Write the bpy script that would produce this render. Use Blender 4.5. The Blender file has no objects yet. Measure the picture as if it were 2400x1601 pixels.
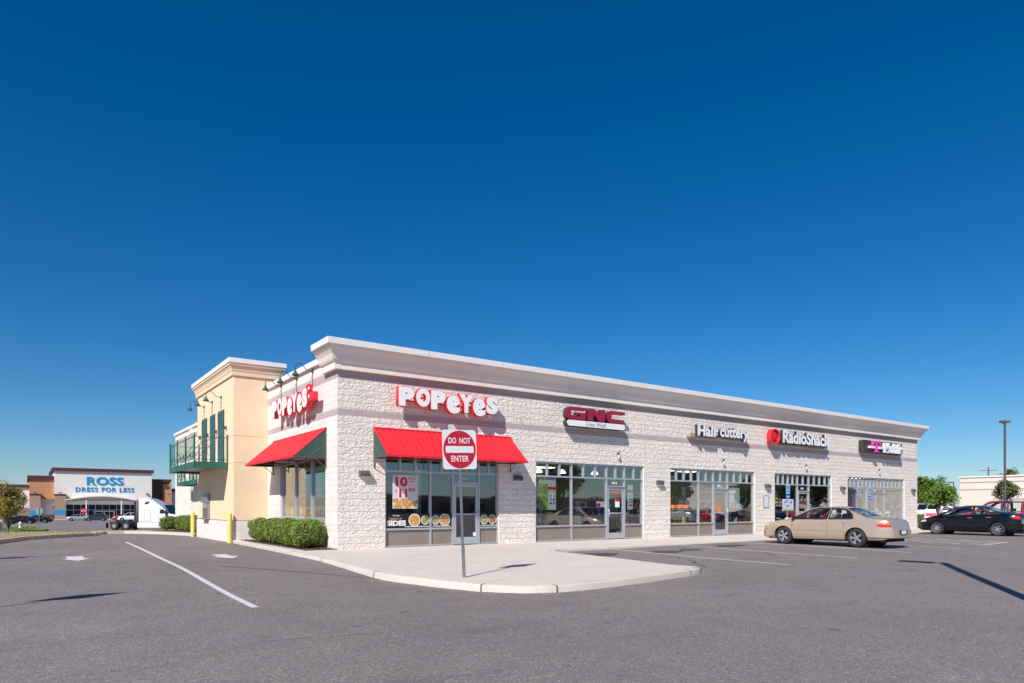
import bpy, bmesh, math, random
from mathutils import Vector, Matrix
PI = math.pi
R = math.radians
sc = bpy.context.scene
COL = sc.collection

# ---------------------------------------------------------------- camera, sky, sun, exposure
cam_d = bpy.data.cameras.new('camera')
cam = bpy.data.objects.new('camera', cam_d)
COL.objects.link(cam)
cam.location = (-7.8785, -20.4412, 1.5)
cam.rotation_euler = (R(90), 0, R(54.583 - 90))
cam_d.sensor_width = 36
cam_d.lens = 24
cam_d.shift_y = 0.1623
cam_d.clip_end = 3000
sc.camera = cam
SUN_EL, SUN_AZ = 40.5, 31.0           # the light travels towards azimuth 31 deg (from +X to +Y)
wd = bpy.data.worlds.new('World')
sc.world = wd
wd.use_nodes = True
nt = wd.node_tree
bg = nt.nodes['Background']
sky = nt.nodes.new('ShaderNodeTexSky')
sky.sky_type = 'NISHITA'
sky.sun_disc = False
sky.sun_elevation = R(SUN_EL)
sky.sun_rotation = R(270 - (180 + SUN_AZ) + 180)
sky.altitude = 0
sky.air_density = 0.9
sky.dust_density = 0.3
sky.ozone_density = 6.5
hs = nt.nodes.new('ShaderNodeHueSaturation')          # polarising filter: a deeper blue
hs.inputs['Saturation'].default_value = 1.3
nt.links.new(sky.outputs[0], hs.inputs['Color'])
nt.links.new(hs.outputs[0], bg.inputs[0])
bg.inputs[1].default_value = 0.077
sl = bpy.data.lights.new('sun', 'SUN')
sl.energy = 4.6
sl.angle = R(0.5)
sl.color = (1, 0.935, 0.87)
so = bpy.data.objects.new('sun', sl)
COL.objects.link(so)
ld = Vector((math.cos(R(SUN_AZ)) * math.cos(R(SUN_EL)), math.sin(R(SUN_AZ)) * math.cos(R(SUN_EL)), -math.sin(R(SUN_EL))))
so.rotation_euler = ld.to_track_quat('-Z', 'Y').to_euler()
sc.view_settings.view_transform = 'Standard'
sc.view_settings.look = 'None'
sc.view_settings.exposure = 0.35
sc.render.engine = 'CYCLES'
sc.cycles.max_bounces = 8
sc.cycles.transparent_max_bounces = 12

# ---------------------------------------------------------------- materials
MATS = {}
def pbr(name, col, rough=0.6, metal=0.0, coat=0.0, spec=0.5, emit=None, es=0.0):
    m = bpy.data.materials.new(name)
    m.use_nodes = True
    b = m.node_tree.nodes['Principled BSDF']
    b.inputs['Base Color'].default_value = (*col, 1)
    b.inputs['Roughness'].default_value = rough
    b.inputs['Metallic'].default_value = metal
    b.inputs['Coat Weight'].default_value = coat
    b.inputs['Coat Roughness'].default_value = 0.04
    b.inputs['Specular IOR Level'].default_value = spec
    if emit:
        b.inputs['Emission Color'].default_value = (*emit, 1)
        b.inputs['Emission Strength'].default_value = es
    MATS[name] = m
    return m
class NB:
    def __init__(s, m):
        s.t = m.node_tree; s.n = s.t.nodes; s.l = s.t.links
        s.b = s.n['Principled BSDF']
    def new(s, typ, **kw):
        n = s.n.new(typ)
        for k, v in kw.items():
            setattr(n, k, v)
        return n
    def coord(s, obj=False):
        return s.new('ShaderNodeTexCoord').outputs['Object'] if obj else s.new('ShaderNodeNewGeometry').outputs['Position']
    def noise(s, vec, scale, detail=4, rough=0.6):
        n = s.new('ShaderNodeTexNoise')
        n.inputs['Scale'].default_value = scale
        n.inputs['Detail'].default_value = detail
        n.inputs['Roughness'].default_value = rough
        s.l.new(vec, n.inputs['Vector'])
        return n.outputs['Fac']
    def ramp(s, fac, stops):
        n = s.new('ShaderNodeValToRGB')
        e = n.color_ramp.elements
        while len(e) < len(stops):
            e.new(0.5)
        for i, (p, c) in enumerate(stops):
            e[i].position = p
            e[i].color = (*c, 1) if len(c) == 3 else c
        s.l.new(fac, n.inputs[0])
        return n.outputs[0]
    def math(s, op, a, b=None, c=None):
        n = s.new('ShaderNodeMath', operation=op)
        for i, v in enumerate((a, b, c)):
            if v is None: continue
            if isinstance(v, (int, float)): n.inputs[i].default_value = v
            else: s.l.new(v, n.inputs[i])
        return n.outputs[0]
    def mix(s, fac, a, b, mode='MIX'):
        n = s.new('ShaderNodeMix', data_type='RGBA', blend_type=mode)
        for sock, v in ((n.inputs[0], fac), (n.inputs[6], a), (n.inputs[7], b)):
            if isinstance(v, (int, float)): sock.default_value = v
            elif isinstance(v, tuple): sock.default_value = (*v, 1)
            else: s.l.new(v, sock)
        return n.outputs[2]
    def bump(s, h, strength=0.5, dist=0.01, prev=None):
        n = s.new('ShaderNodeBump')
        n.inputs['Strength'].default_value = strength
        n.inputs['Distance'].default_value = dist
        s.l.new(h, n.inputs['Height'])
        if prev is not None: s.l.new(prev, n.inputs['Normal'])
        return n.outputs[0]
    def col(s, c): s.l.new(c, s.b.inputs['Base Color'])
    def nrm(s, c): s.l.new(c, s.b.inputs['Normal'])
def noisy(name, col, rough=0.6, amt=0.12, scale=6.0, bump=0.0, bscale=40, **kw):
    m = pbr(name, col, rough, **kw)
    b = NB(m); v = b.coord()
    n = b.noise(v, scale, 6, 0.65)
    lo = tuple(c * (1 - amt) for c in col); hi = tuple(min(1, c * (1 + amt)) for c in col)
    b.col(b.ramp(n, [(0.3, lo), (0.7, hi)]))
    if bump: b.nrm(b.bump(b.noise(v, bscale, 4), bump, 0.01))
    return m
def mat_asphalt():
    m = pbr('asphalt', (0.16, 0.14, 0.145), 0.88, spec=0.35)
    b = NB(m); v = b.coord()
    big = b.noise(v, 0.16, 6, 0.62)
    mid = b.noise(v, 1.3, 7, 0.72)
    c = b.ramp(big, [(0.28, (0.172, 0.148, 0.143)), (0.5, (0.214, 0.185, 0.177)), (0.72, (0.272, 0.236, 0.225))])
    c = b.mix(0.4, c, b.ramp(mid, [(0.3, (0.17, 0.145, 0.144)), (0.5, (0.21, 0.18, 0.177)), (0.7, (0.25, 0.215, 0.210))]))
    # aggregate: dark binder with pale stones of two sizes
    vo = b.new('ShaderNodeTexVoronoi'); vo.inputs['Scale'].default_value = 70; b.l.new(v, vo.inputs['Vector'])
    sp = b.new('ShaderNodeSeparateColor'); b.l.new(vo.outputs['Color'], sp.inputs[0])
    c = b.mix(0.9, c, b.ramp(sp.outputs[0], [(0.0, (0.55, 0.55, 0.56)), (0.3, (0.90, 0.90, 0.90)), (0.85, (1.08, 1.08, 1.08)), (0.95, (1.4, 1.39, 1.37)), (1.0, (2.2, 2.17, 2.1))]), 'MULTIPLY')
    v2 = b.new('ShaderNodeTexVoronoi'); v2.inputs['Scale'].default_value = 17; b.l.new(v, v2.inputs['Vector'])
    s2 = b.new('ShaderNodeSeparateColor'); b.l.new(v2.outputs['Color'], s2.inputs[0])
    c = b.mix(0.75, c, b.ramp(s2.outputs[1], [(0.0, (0.80, 0.80, 0.81)), (0.12, (0.97, 0.97, 0.97)), (0.90, (1.02, 1.02, 1.02)), (0.97, (1.15, 1.15, 1.14)), (1.0, (1.3, 1.29, 1.27))]), 'MULTIPLY')
    c = b.mix(1.0, c, b.ramp(b.noise(v, 24, 4, 0.75), [(0.28, (0.85, 0.85, 0.86)), (0.72, (1.14, 1.14, 1.13))]), 'MULTIPLY')
    # long wheel-worn streaks and darker patches
    mp = b.new('ShaderNodeMapping'); mp.inputs['Scale'].default_value = (0.35, 1.5, 1); mp.inputs['Rotation'].default_value = (0, 0, 0.35)
    b.l.new(v, mp.inputs['Vector'])
    c = b.mix(1.0, c, b.ramp(b.noise(mp.outputs[0], 0.8, 6, 0.7), [(0.28, (0.74, 0.74, 0.76)), (0.43, (1, 1, 1)), (0.62, (1, 1, 1)), (0.78, (1.12, 1.11, 1.09))]), 'MULTIPLY')
    # oil drips
    v3 = b.new('ShaderNodeTexVoronoi'); v3.inputs['Scale'].default_value = 0.9; b.l.new(v, v3.inputs['Vector'])
    dw = b.math('ADD', v3.outputs['Distance'], b.math('MULTIPLY', mid, 0.12))
    c = b.mix(1.0, c, b.ramp(dw, [(0.09, (0.5, 0.5, 0.52)), (0.135, (1, 1, 1))]), 'MULTIPLY')
    b.col(c)
    b.nrm(b.bump(vo.outputs['Distance'], 0.6, 0.010))
    return m
def mat_concrete(name, base, crack=True):
    m = pbr(name, base, 0.85, spec=0.3)
    b = NB(m); v = b.coord()
    n = b.noise(v, 1.1, 6, 0.65)
    c = b.ramp(n, [(0.3, tuple(q*.92 for q in base)), (0.6, base), (0.8, tuple(min(1, q*1.05) for q in base))])
    c = b.mix(1.0, c, b.ramp(b.noise(v, 9, 5, 0.7), [(0.3, (0.94, 0.935, 0.93)), (0.7, (1.03, 1.03, 1.03))]), 'MULTIPLY')
    vo = b.new('ShaderNodeTexVoronoi'); vo.inputs['Scale'].default_value = 2.6; b.l.new(v, vo.inputs['Vector'])      # gum spots
    sp = b.new('ShaderNodeSeparateColor'); b.l.new(vo.outputs['Color'], sp.inputs[0])
    spot = b.math('MULTIPLY', b.math('LESS_THAN', vo.outputs['Distance'], 0.07), b.math('LESS_THAN', sp.outputs[0], 0.3))
    c = b.mix(b.math('MULTIPLY', spot, 0.35), c, (0.2, 0.18, 0.17))
    mp = b.new('ShaderNodeMapping'); mp.inputs['Scale'].default_value = (1, 3, 1); b.l.new(v, mp.inputs['Vector'])
    c = b.mix(1.0, c, b.ramp(b.noise(mp.outputs[0], 0.5, 6, 0.7), [(0.3, (0.86, 0.84, 0.82)), (0.45, (1, 1, 1))]), 'MULTIPLY')
    b.col(c); b.nrm(b.bump(b.noise(v, 70, 4, 0.7), 0.3, 0.004))
    return m
def mat_block(name, rough_face, base=(0.83, 0.765, 0.705)):
    """split-face concrete block, courses 0.203 m high, two mauve bands"""
    m = pbr(name, base, 0.9, spec=0.2)
    b = NB(m); v = b.coord()
    sx = b.new('ShaderNodeSeparateXYZ'); b.l.new(v, sx.inputs[0])
    u = b.math('SUBTRACT', sx.outputs[0], sx.outputs[1])
    z = b.math('SUBTRACT', sx.outputs[2], 0.16)
    cb = b.new('ShaderNodeCombineXYZ'); b.l.new(u, cb.inputs[0]); b.l.new(z, cb.inputs[1])
    br = b.new('ShaderNodeTexBrick'); b.l.new(cb.outputs[0], br.inputs['Vector'])
    br.inputs['Scale'].default_value = 1.0
    br.inputs['Brick Width'].default_value = 0.406
    br.inputs['Row Height'].default_value = 0.203
    br.inputs['Mortar Size'].default_value = 0.0065
    br.inputs['Mortar Smooth'].default_value = 0.3
    lo = tuple(c * (0.96 if rough_face else 0.95) for c in base); hi = tuple(min(1, c * 1.04) for c in base)
    br.inputs['Color1'].default_value = (*lo, 1); br.inputs['Color2'].default_value = (*hi, 1)
    br.inputs['Mortar'].default_value = (*[c * (0.88 if rough_face else 0.88) for c in base], 1)
    c = br.outputs['Color']
    g = b.noise(v, 9, 6, 0.7)
    c = b.mix(0.7, c, b.ramp(g, [(0.25, (0.86, 0.85, 0.84)), (0.75, (1.1, 1.1, 1.1))]), 'MULTIPLY')
    band = None
    for z0, z1 in ((4.39, 4.60), (5.54, 5.83)):
        a = b.math('MULTIPLY', b.math('GREATER_THAN', sx.outputs[2], z0), b.math('LESS_THAN', sx.outputs[2], z1))
        band = a if band is None else b.math('MAXIMUM', band, a)
    c = b.mix(band, c, b.mix(0.8, (0.47, 0.40, 0.39), b.ramp(g, [(0.2, (0.8, 0.8, 0.8)), (0.8, (1.15, 1.15, 1.15))]), 'MULTIPLY'))
    st = b.noise(v, 0.9, 6, 0.6)
    c = b.mix(1.0, c, b.ramp(st, [(0.28, (0.93, 0.92, 0.91)), (0.55, (1, 1, 1))]), 'MULTIPLY')
    b.col(c)
    inv = b.math('SUBTRACT', 1.0, br.outputs['Fac'])
    if rough_face:
        f = b.noise(v, 5.5, 9, 0.72)
        g2 = b.noise(v, 17, 7, 0.75)
        vo = b.new('ShaderNodeTexVoronoi'); vo.inputs['Scale'].default_value = 8.5
        mp = b.new('ShaderNodeMapping'); mp.inputs['Scale'].default_value = (1, 1, 1.8); b.l.new(v, mp.inputs[0])
        ns = b.new('ShaderNodeTexNoise'); ns.inputs['Scale'].default_value = 6; ns.inputs['Detail'].default_value = 6; b.l.new(v, ns.inputs['Vector'])
        b.l.new(b.mix(0.25, mp.outputs[0], ns.outputs['Color'], 'ADD'), vo.inputs['Vector'])
        h = b.math('ADD', b.math('MULTIPLY', f, 1.3), b.math('ADD', b.math('MULTIPLY', g2, 0.75), b.math('MULTIPLY', vo.outputs['Distance'], 0.75)))
        n1 = b.bump(h, 1.0, 0.030)
        n2 = b.bump(inv, 0.85, 0.022, n1)
        # joints catch dirt here and there
        jm = b.math('MULTIPLY', br.outputs['Fac'], b.ramp(b.noise(v, 1.7, 4, 0.6), [(0.42, (0, 0, 0)), (0.62, (1, 1, 1))]))
        c = b.mix(b.math('MULTIPLY', jm, 0.5), c, (0.40, 0.36, 0.33)); b.col(c)
        nz = b.mix(band, n2, b.bump(inv, 0.4, 0.01))
        b.nrm(nz)
    else:
        n1 = b.bump(b.noise(v, 60, 4, 0.7), 0.25, 0.005)
        b.nrm(b.bump(inv, 0.7, 0.010, n1))
    return m
def mat_glass(name, tint=(0.62, 0.66, 0.66), f0=0.08):
    """thin pane: clear, with an angle-dependent mirror on each face"""
    m = bpy.data.materials.new(name); m.use_nodes = True
    t = m.node_tree; t.nodes.clear()
    o = t.nodes.new('ShaderNodeOutputMaterial'); mx = t.nodes.new('ShaderNodeMixShader')
    tr = t.nodes.new('ShaderNodeBsdfTransparent'); gl = t.nodes.new('ShaderNodeBsdfGlossy')
    tr.inputs[0].default_value = (*tint, 1); gl.inputs['Roughness'].default_value = 0.0; gl.inputs[0].default_value = (1, 1, 1, 1)
    ge = t.nodes.new('ShaderNodeNewGeometry')
    def mt(op, a_, b_=None):
        n = t.nodes.new('ShaderNodeMath'); n.operation = op
        for i, v in enumerate((a_, b_)):
            if v is None: continue
            if isinstance(v, (int, float)): n.inputs[i].default_value = v
            else: t.links.new(v, n.inputs[i])
        return n.outputs[0]
    dp = t.nodes.new('ShaderNodeVectorMath'); dp.operation = 'DOT_PRODUCT'
    t.links.new(ge.outputs['Normal'], dp.inputs[0]); t.links.new(ge.outputs['Incoming'], dp.inputs[1])
    c = mt('ABSOLUTE', dp.outputs['Value']); fac = mt('ADD', mt('MULTIPLY', mt('POWER', mt('SUBTRACT', 1.0, c), 4.0), 1-f0), f0)
    no = t.nodes.new('ShaderNodeTexNoise'); bp = t.nodes.new('ShaderNodeBump')
    no.inputs['Scale'].default_value = 0.9; no.inputs['Detail'].default_value = 1
    t.links.new(ge.outputs['Position'], no.inputs['Vector']); t.links.new(no.outputs['Fac'], bp.inputs['Height'])
    bp.inputs['Distance'].default_value = 0.003; bp.inputs['Strength'].default_value = 1.0
    t.links.new(bp.outputs[0], gl.inputs['Normal'])
    t.links.new(fac, mx.inputs[0]); t.links.new(tr.outputs[0], mx.inputs[1]); t.links.new(gl.outputs[0], mx.inputs[2])
    t.links.new(mx.outputs[0], o.inputs[0])
    MATS[name] = m
    return m
def mat_leaf(name, dark, light, trans=0.25):
    m = pbr(name, dark, 0.55, spec=0.3)
    b = NB(m)
    g = b.new('ShaderNodeNewGeometry')
    n = b.noise(g.outputs['Position'], 2.5, 3, 0.6)
    f = b.math('ADD', b.math('MULTIPLY', g.outputs['Random Per Island'], 0.6), b.math('MULTIPLY', n, 0.4))
    c = b.ramp(f, [(0.15, dark), (0.85, light)])
    b.col(c)
    tl = b.new('ShaderNodeBsdfTranslucent'); b.l.new(c, tl.inputs[0])
    mx = b.new('ShaderNodeMixShader'); mx.inputs[0].default_value = trans
    out = [n_ for n_ in b.n if n_.type == 'OUTPUT_MATERIAL'][0]
    b.l.new(b.b.outputs[0], mx.inputs[1]); b.l.new(tl.outputs[0], mx.inputs[2]); b.l.new(mx.outputs[0], out.inputs[0])
    return m
mat_asphalt()
mat_block('block_rough', True)
mat_block('block_smooth', False, (0.76, 0.72, 0.68))
mat_glass('glass', (0.90, 0.93, 0.92), 0.17)
mat_glass('car_glass', (0.90, 0.94, 0.92), 0.06)
noisy('stucco_yellow', (0.84, 0.64, 0.43), 0.85, 0.04, 2.5, 0.25, 90)
noisy('cornice_grey', (0.82, 0.745, 0.67), 0.7, 0.05, 1.5)
noisy('cap_white', (0.80, 0.78, 0.75), 0.5, 0.03, 3)
mat_concrete('concrete', (0.62, 0.56, 0.505))
mat_concrete('kerb_concrete', (0.60, 0.545, 0.49))
noisy('old_kerb', (0.42, 0.37, 0.33), 0.9, 0.25, 5, 0.5, 40)
noisy('joint_dark', (0.13, 0.11, 0.10), 0.9, 0.2, 9)
noisy('paint_white', (0.62, 0.595, 0.57), 0.7, 0.25, 14)
noisy('tar', (0.055, 0.05, 0.055), 0.6, 0.2, 10)
noisy('mulch', (0.10, 0.052, 0.035), 0.95, 0.55, 35, 1.0, 45)
noisy('dry_grass', (0.30, 0.25, 0.13), 0.95, 0.3, 1.2, 0.8, 50)
noisy('green_grass', (0.13, 0.19, 0.045), 0.95, 0.3, 1.2, 0.8, 50)
noisy('aluminium', (0.56, 0.58, 0.62), 0.38, 0.04, 5, metal=0.55)
noisy('panel_taupe', (0.24, 0.205, 0.17), 0.6, 0.08, 2)
pbr('red_metal', (0.68, 0.022, 0.035), 0.5, spec=0.25)
noisy('green_paint', (0.022, 0.125, 0.085), 0.45, 0.1, 4)
noisy('green_dark', (0.03, 0.075, 0.06), 0.5, 0.1, 4)
noisy('shutter_teal', (0.07, 0.17, 0.17), 0.5, 0.1, 4)
noisy('lamp_grey', (0.16, 0.15, 0.15), 0.5, 0.1, 8)
noisy('bronze', (0.10, 0.085, 0.085), 0.5, 0.1, 8)
noisy('soffit_brown', (0.20, 0.12, 0.09), 0.8, 0.1, 4)
noisy('galvanised', (0.36, 0.37, 0.38), 0.42, 0.12, 12, metal=0.7)
noisy('bollard_yellow', (0.80, 0.60, 0.14), 0.5, 0.08, 6)
noisy('sign_white', (0.80, 0.81, 0.80), 0.45, 0.03, 6)
pbr('letter_white', (0.82, 0.83, 0.82), 0.35)
pbr('letter_red', (0.62, 0.015, 0.03), 0.35)
pbr('sign_red', (0.56, 0.012, 0.035), 0.4)
pbr('red_return', (0.75, 0.02, 0.04), 0.4)
pbr('crimson', (0.36, 0.01, 0.045), 0.35)
pbr('dark_return', (0.035, 0.03, 0.03), 0.45)
pbr('black', (0.012, 0.012, 0.014), 0.5)
pbr('black_gloss', (0.008, 0.008, 0.01), 0.15)
pbr('magenta', (0.72, 0.05, 0.42), 0.4)
pbr('ada_blue', (0.02, 0.14, 0.55), 0.45)
pbr('ada_pale', (0.30, 0.52, 0.56), 0.45)
noisy('raceway', (0.36, 0.31, 0.26), 0.6, 0.05, 5)
noisy('tan_wall', (0.42, 0.33, 0.22), 0.8, 0.06, 2)
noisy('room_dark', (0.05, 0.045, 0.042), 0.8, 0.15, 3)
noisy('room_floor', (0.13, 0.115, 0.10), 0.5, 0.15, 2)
noisy('room_floor_light', (0.30, 0.28, 0.25), 0.5, 0.1, 2)
noisy('room_light', (0.60, 0.66, 0.70), 0.8, 0.05, 2)
noisy('room_teal', (0.20, 0.31, 0.38), 0.8, 0.08, 1.2)
noisy('room_beige', (0.48, 0.42, 0.30), 0.8, 0.05, 2)
noisy('room_cream', (0.34, 0.32, 0.24), 0.8, 0.04, 2)
noisy('wood', (0.28, 0.15, 0.07), 0.6, 0.2, 6)
pbr('white_lamp', (0.9, 0.9, 0.85), 0.5, emit=(1, 0.97, 0.9), es=1.6)
pbr('room_fill_glow', (0.9, 0.95, 1.0), 0.5, emit=(0.9, 0.96, 1.0), es=3.2)  # glow for the added ceiling panels that brighten the shop rooms
pbr('neon_orange', (0.9, 0.2, 0.03), 0.5, emit=(1.0, 0.18, 0.03), es=1.3)
pbr('neon_red', (0.8, 0.05, 0.03), 0.5, emit=(1.0, 0.06, 0.03), es=0.9)
pbr('rubber', (0.022, 0.022, 0.023), 0.75)
noisy('alloy', (0.62, 0.62, 0.63), 0.25, 0.05, 9, metal=0.85)
pbr('well_black', (0.006, 0.006, 0.006), 0.9)
pbr('trim_black', (0.02, 0.02, 0.022), 0.4)
pbr('paint_gold', (0.49, 0.385, 0.295), 0.28, metal=0.35, coat=1.0)
pbr('paint_black', (0.004, 0.004, 0.005), 0.25, coat=0.5, spec=0.3)
pbr('paint_red', (0.50, 0.012, 0.02), 0.25, coat=1.0)
pbr('paint_navy', (0.03, 0.04, 0.06), 0.25, metal=0.3, coat=1.0)
pbr('paint_silver', (0.42, 0.43, 0.45), 0.3, metal=0.5, coat=0.8)
pbr('paint_white_car', (0.72, 0.74, 0.76), 0.25, coat=1.0)
pbr('seat_grey', (0.22, 0.20, 0.18), 0.9)
pbr('tail_red', (0.55, 0.01, 0.012), 0.15, coat=1.0)
pbr('tail_orange', (0.85, 0.18, 0.03), 0.15, coat=1.0)
pbr('lamp_clear', (0.5, 0.5, 0.52), 0.1, coat=1.0)
pbr('amber', (0.7, 0.28, 0.06), 0.2)
noisy('ross_white', (0.74, 0.71, 0.66), 0.85, 0.03, 0.4)
noisy('ross_orange', (0.50, 0.24, 0.13), 0.85, 0.06, 0.6)
noisy('ross_brick', (0.34, 0.22, 0.17), 0.9, 0.12, 1.5)
noisy('ross_dark', (0.13, 0.075, 0.055), 0.9, 0.08, 0.6)
noisy('maroon', (0.085, 0.02, 0.025), 0.6, 0.1, 1)
pbr('ross_blue', (0.005, 0.27, 0.56), 0.4)
noisy('bark', (0.11, 0.085, 0.065), 0.9, 0.25, 14, 0.6, 30)
noisy('stucco_pale', (0.72, 0.64, 0.55), 0.85, 0.03, 0.5)
noisy('stucco_line', (0.45, 0.38, 0.33), 0.85, 0.05, 2)
mat_leaf('leaf_box', (0.10, 0.165, 0.025), (0.31, 0.39, 0.085))
mat_leaf('leaf_green', (0.075, 0.15, 0.02), (0.26, 0.40, 0.06), 0.35)
mat_leaf('leaf_autumn', (0.16, 0.14, 0.03), (0.46, 0.34, 0.07), 0.35)
mat_leaf('leaf_olive', (0.06, 0.09, 0.02), (0.19, 0.24, 0.06), 0.25)
mat_leaf('leaf_dark', (0.025, 0.045, 0.012), (0.09, 0.14, 0.035), 0.2)
noisy('hedge_core', (0.030, 0.045, 0.012), 0.95, 0.3, 15)
def mat_food(name, cols, scale):
    m = pbr(name, cols[0], 0.55)
    b = NB(m); v = b.coord()
    vo = b.new('ShaderNodeTexVoronoi'); vo.inputs['Scale'].default_value = scale; b.l.new(v, vo.inputs['Vector'])
    sp = b.new('ShaderNodeSeparateColor'); b.l.new(vo.outputs['Color'], sp.inputs[0])
    c = b.ramp(sp.outputs[0], [(i/(len(cols)-1), q) for i, q in enumerate(cols)])
    b.col(b.mix(0.8, c, b.ramp(vo.outputs['Distance'], [(0.0, (1.15, 1.15, 1.15)), (0.8, (0.35, 0.3, 0.25))]), 'MULTIPLY'))
mat_food('food_orange', [(.75, .34, .07), (.85, .55, .25), (.55, .20, .04), (.80, .60, .40)], 17)
mat_food('food_pasta', [(.85, .50, .14), (.75, .34, .08), (.90, .62, .25)], 34)
mat_food('food_brown', [(.42, .20, .08), (.30, .12, .04), (.62, .40, .20), (.50, .14, .08)], 24)
mat_food('food_green', [(.35, .42, .12), (.62, .62, .38), (.20, .30, .08), (.80, .75, .55)], 26)
mat_food('food_mixed', [(.6, .4, .2), (.3, .35, .1), (.8, .6, .4)], 20)
noisy('cream', (0.78, 0.72, 0.58), 0.6, 0.15, 20)
noisy('poster_grey', (0.62, 0.63, 0.65), 0.5, 0.05, 3)
noisy('poster_green', (0.30, 0.42, 0.08), 0.5, 0.5, 5)
noisy('poster_photo', (0.30, 0.20, 0.18), 0.5, 0.5, 9)
noisy('poster_pale', (0.60, 0.66, 0.66), 0.5, 0.08, 3)

# ---------------------------------------------------------------- mesh helpers
class MB:
    def __init__(s):
        s.v = []; s.f = []; s.m = []
    def add(s, vs, fs, mi=0):
        o = len(s.v); s.v += [tuple(p) for p in vs]
        for f in fs:
            s.f.append(tuple(o + i for i in f)); s.m.append(mi)
        return s
    def box(s, x0, x1, y0, y1, z0, z1, mi=0):
        x0, x1 = min(x0, x1), max(x0, x1); y0, y1 = min(y0, y1), max(y0, y1); z0, z1 = min(z0, z1), max(z0, z1)
        vs = [(x0,y0,z0),(x1,y0,z0),(x1,y1,z0),(x0,y1,z0),(x0,y0,z1),(x1,y0,z1),(x1,y1,z1),(x0,y1,z1)]
        return s.add(vs, [(0,3,2,1),(4,5,6,7),(0,1,5,4),(1,2,6,5),(2,3,7,6),(3,0,4,7)], mi)
    def prism(s, pts, axis, a0, a1, mi=0):
        """pts: 2D outline; axis 'x','y','z' = extrusion axis. 2D axes: x->(y,z) y->(x,z) z->(x,y)"""
        def P(p, a):
            return {'x': (a, p[0], p[1]), 'y': (p[0], a, p[1]), 'z': (p[0], p[1], a)}[axis]
        n = len(pts)
        s.add([P(p, a0) for p in pts] + [P(p, a1) for p in pts],
              [tuple(range(n)), tuple(range(2*n-1, n-1, -1))] + [(i, i+n, (i+1) % n + n, (i+1) % n) for i in range(n)], mi)
        return s
    def tube(s, pts, r, n=8, cap=True, mi=0):
        pts = [Vector(p) for p in pts]
        rs = r if isinstance(r, (list, tuple)) else [r] * len(pts)
        rings = []; prev = None
        for i, p in enumerate(pts):
            d = (pts[min(i+1, len(pts)-1)] - pts[max(i-1, 0)]).normalized()
            if prev is None:
                a = Vector((0, 0, 1)) if abs(d.z) < 0.9 else Vector((1, 0, 0))
                u = d.cross(a).normalized()
            else:
                u = (prev - d * prev.dot(d)).normalized()
            prev = u; w = d.cross(u)
            rings.append([p + (u * math.cos(2*PI*k/n) + w * math.sin(2*PI*k/n)) * rs[i] for k in range(n)])
        vs = [q for rg in rings for q in rg]; fs = []
        for i in range(len(rings)-1):
            for k in range(n):
                fs.append((i*n+k, i*n+(k+1) % n, (i+1)*n+(k+1) % n, (i+1)*n+k))
        if cap:
            fs.append(tuple(range(n-1, -1, -1))); fs.append(tuple(range((len(rings)-1)*n, len(rings)*n)))
        return s.add(vs, fs, mi)
    def lathe(s, prof, n=24, axis='z', c=(0, 0, 0), mi=0, caps=True):
        """prof: list of (radius, height)"""
        vs = []; fs = []
        for (r, h) in prof:
            for k in range(n):
                a = 2*PI*k/n
                p = (r*math.cos(a), r*math.sin(a), h)
                if axis == 'y': p = (p[0], p[2], p[1])
                if axis == 'x': p = (p[2], p[0], p[1])
                vs.append((p[0]+c[0], p[1]+c[1], p[2]+c[2]))
        for i in range(len(prof)-1):
            for k in range(n):
                fs.append((i*n+k, i*n+(k+1) % n, (i+1)*n+(k+1) % n, (i+1)*n+k))
        if caps: fs.append(tuple(range(n))); fs.append(tuple(range((len(prof)-1)*n, len(prof)*n)))
        return s.add(vs, fs, mi)
    def quad(s, a, b, c, d, mi=0): return s.add([a, b, c, d], [(0, 1, 2, 3)], mi)
def link(o, parent=None):
    COL.objects.link(o)
    if parent is not None: o.parent = parent
    return o
def build(mb, name, mats, parent=None, smooth=False, recalc=True, bevel=0.0, autos=None):
    me = bpy.data.meshes.new(name)
    me.from_pydata(mb.v, [], mb.f)
    if not isinstance(mats, (list, tuple)): mats = [mats]
    for m in mats: me.materials.append(MATS[m])
    for i, p in enumerate(me.polygons): p.material_index = mb.m[i]
    if recalc:
        bm = bmesh.new(); bm.from_mesh(me)
        bmesh.ops.recalc_face_normals(bm, faces=bm.faces)
        bm.to_mesh(me); bm.free()
    if smooth:
        for p in me.polygons: p.use_smooth = True
        if autos:
            try: me.set_sharp_from_angle(angle=R(autos))
            except Exception: pass
    o = bpy.data.objects.new(name, me)
    link(o, parent)
    if bevel:
        b = o.modifiers.new('bevel', 'BEVEL'); b.width = bevel; b.segments = 2; b.limit_method = 'ANGLE'
    return o
def tag(o, label=None, cat=None, group=None, kind=None):
    if label: o['label'] = label
    if cat: o['category'] = cat
    if group: o['group'] = group
    if kind: o['kind'] = kind
    return o
def empty(name, loc=(0, 0, 0), rz=0.0, label=None, cat=None, group=None):
    o = bpy.data.objects.new(name, None)
    link(o); o.location = loc; o.rotation_euler = (0, 0, rz); o.empty_display_size = 0.2
    return tag(o, label, cat, group)
def copy_tree(o, parent=None):
    c = o.copy(); COL.objects.link(c)
    if parent is not None: c.parent = parent
    for ch in list(o.children): copy_tree(ch, c)
    return c
def struct(mb, name, mats, **kw): return tag(build(mb, name, mats, **kw), kind='structure')

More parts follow.
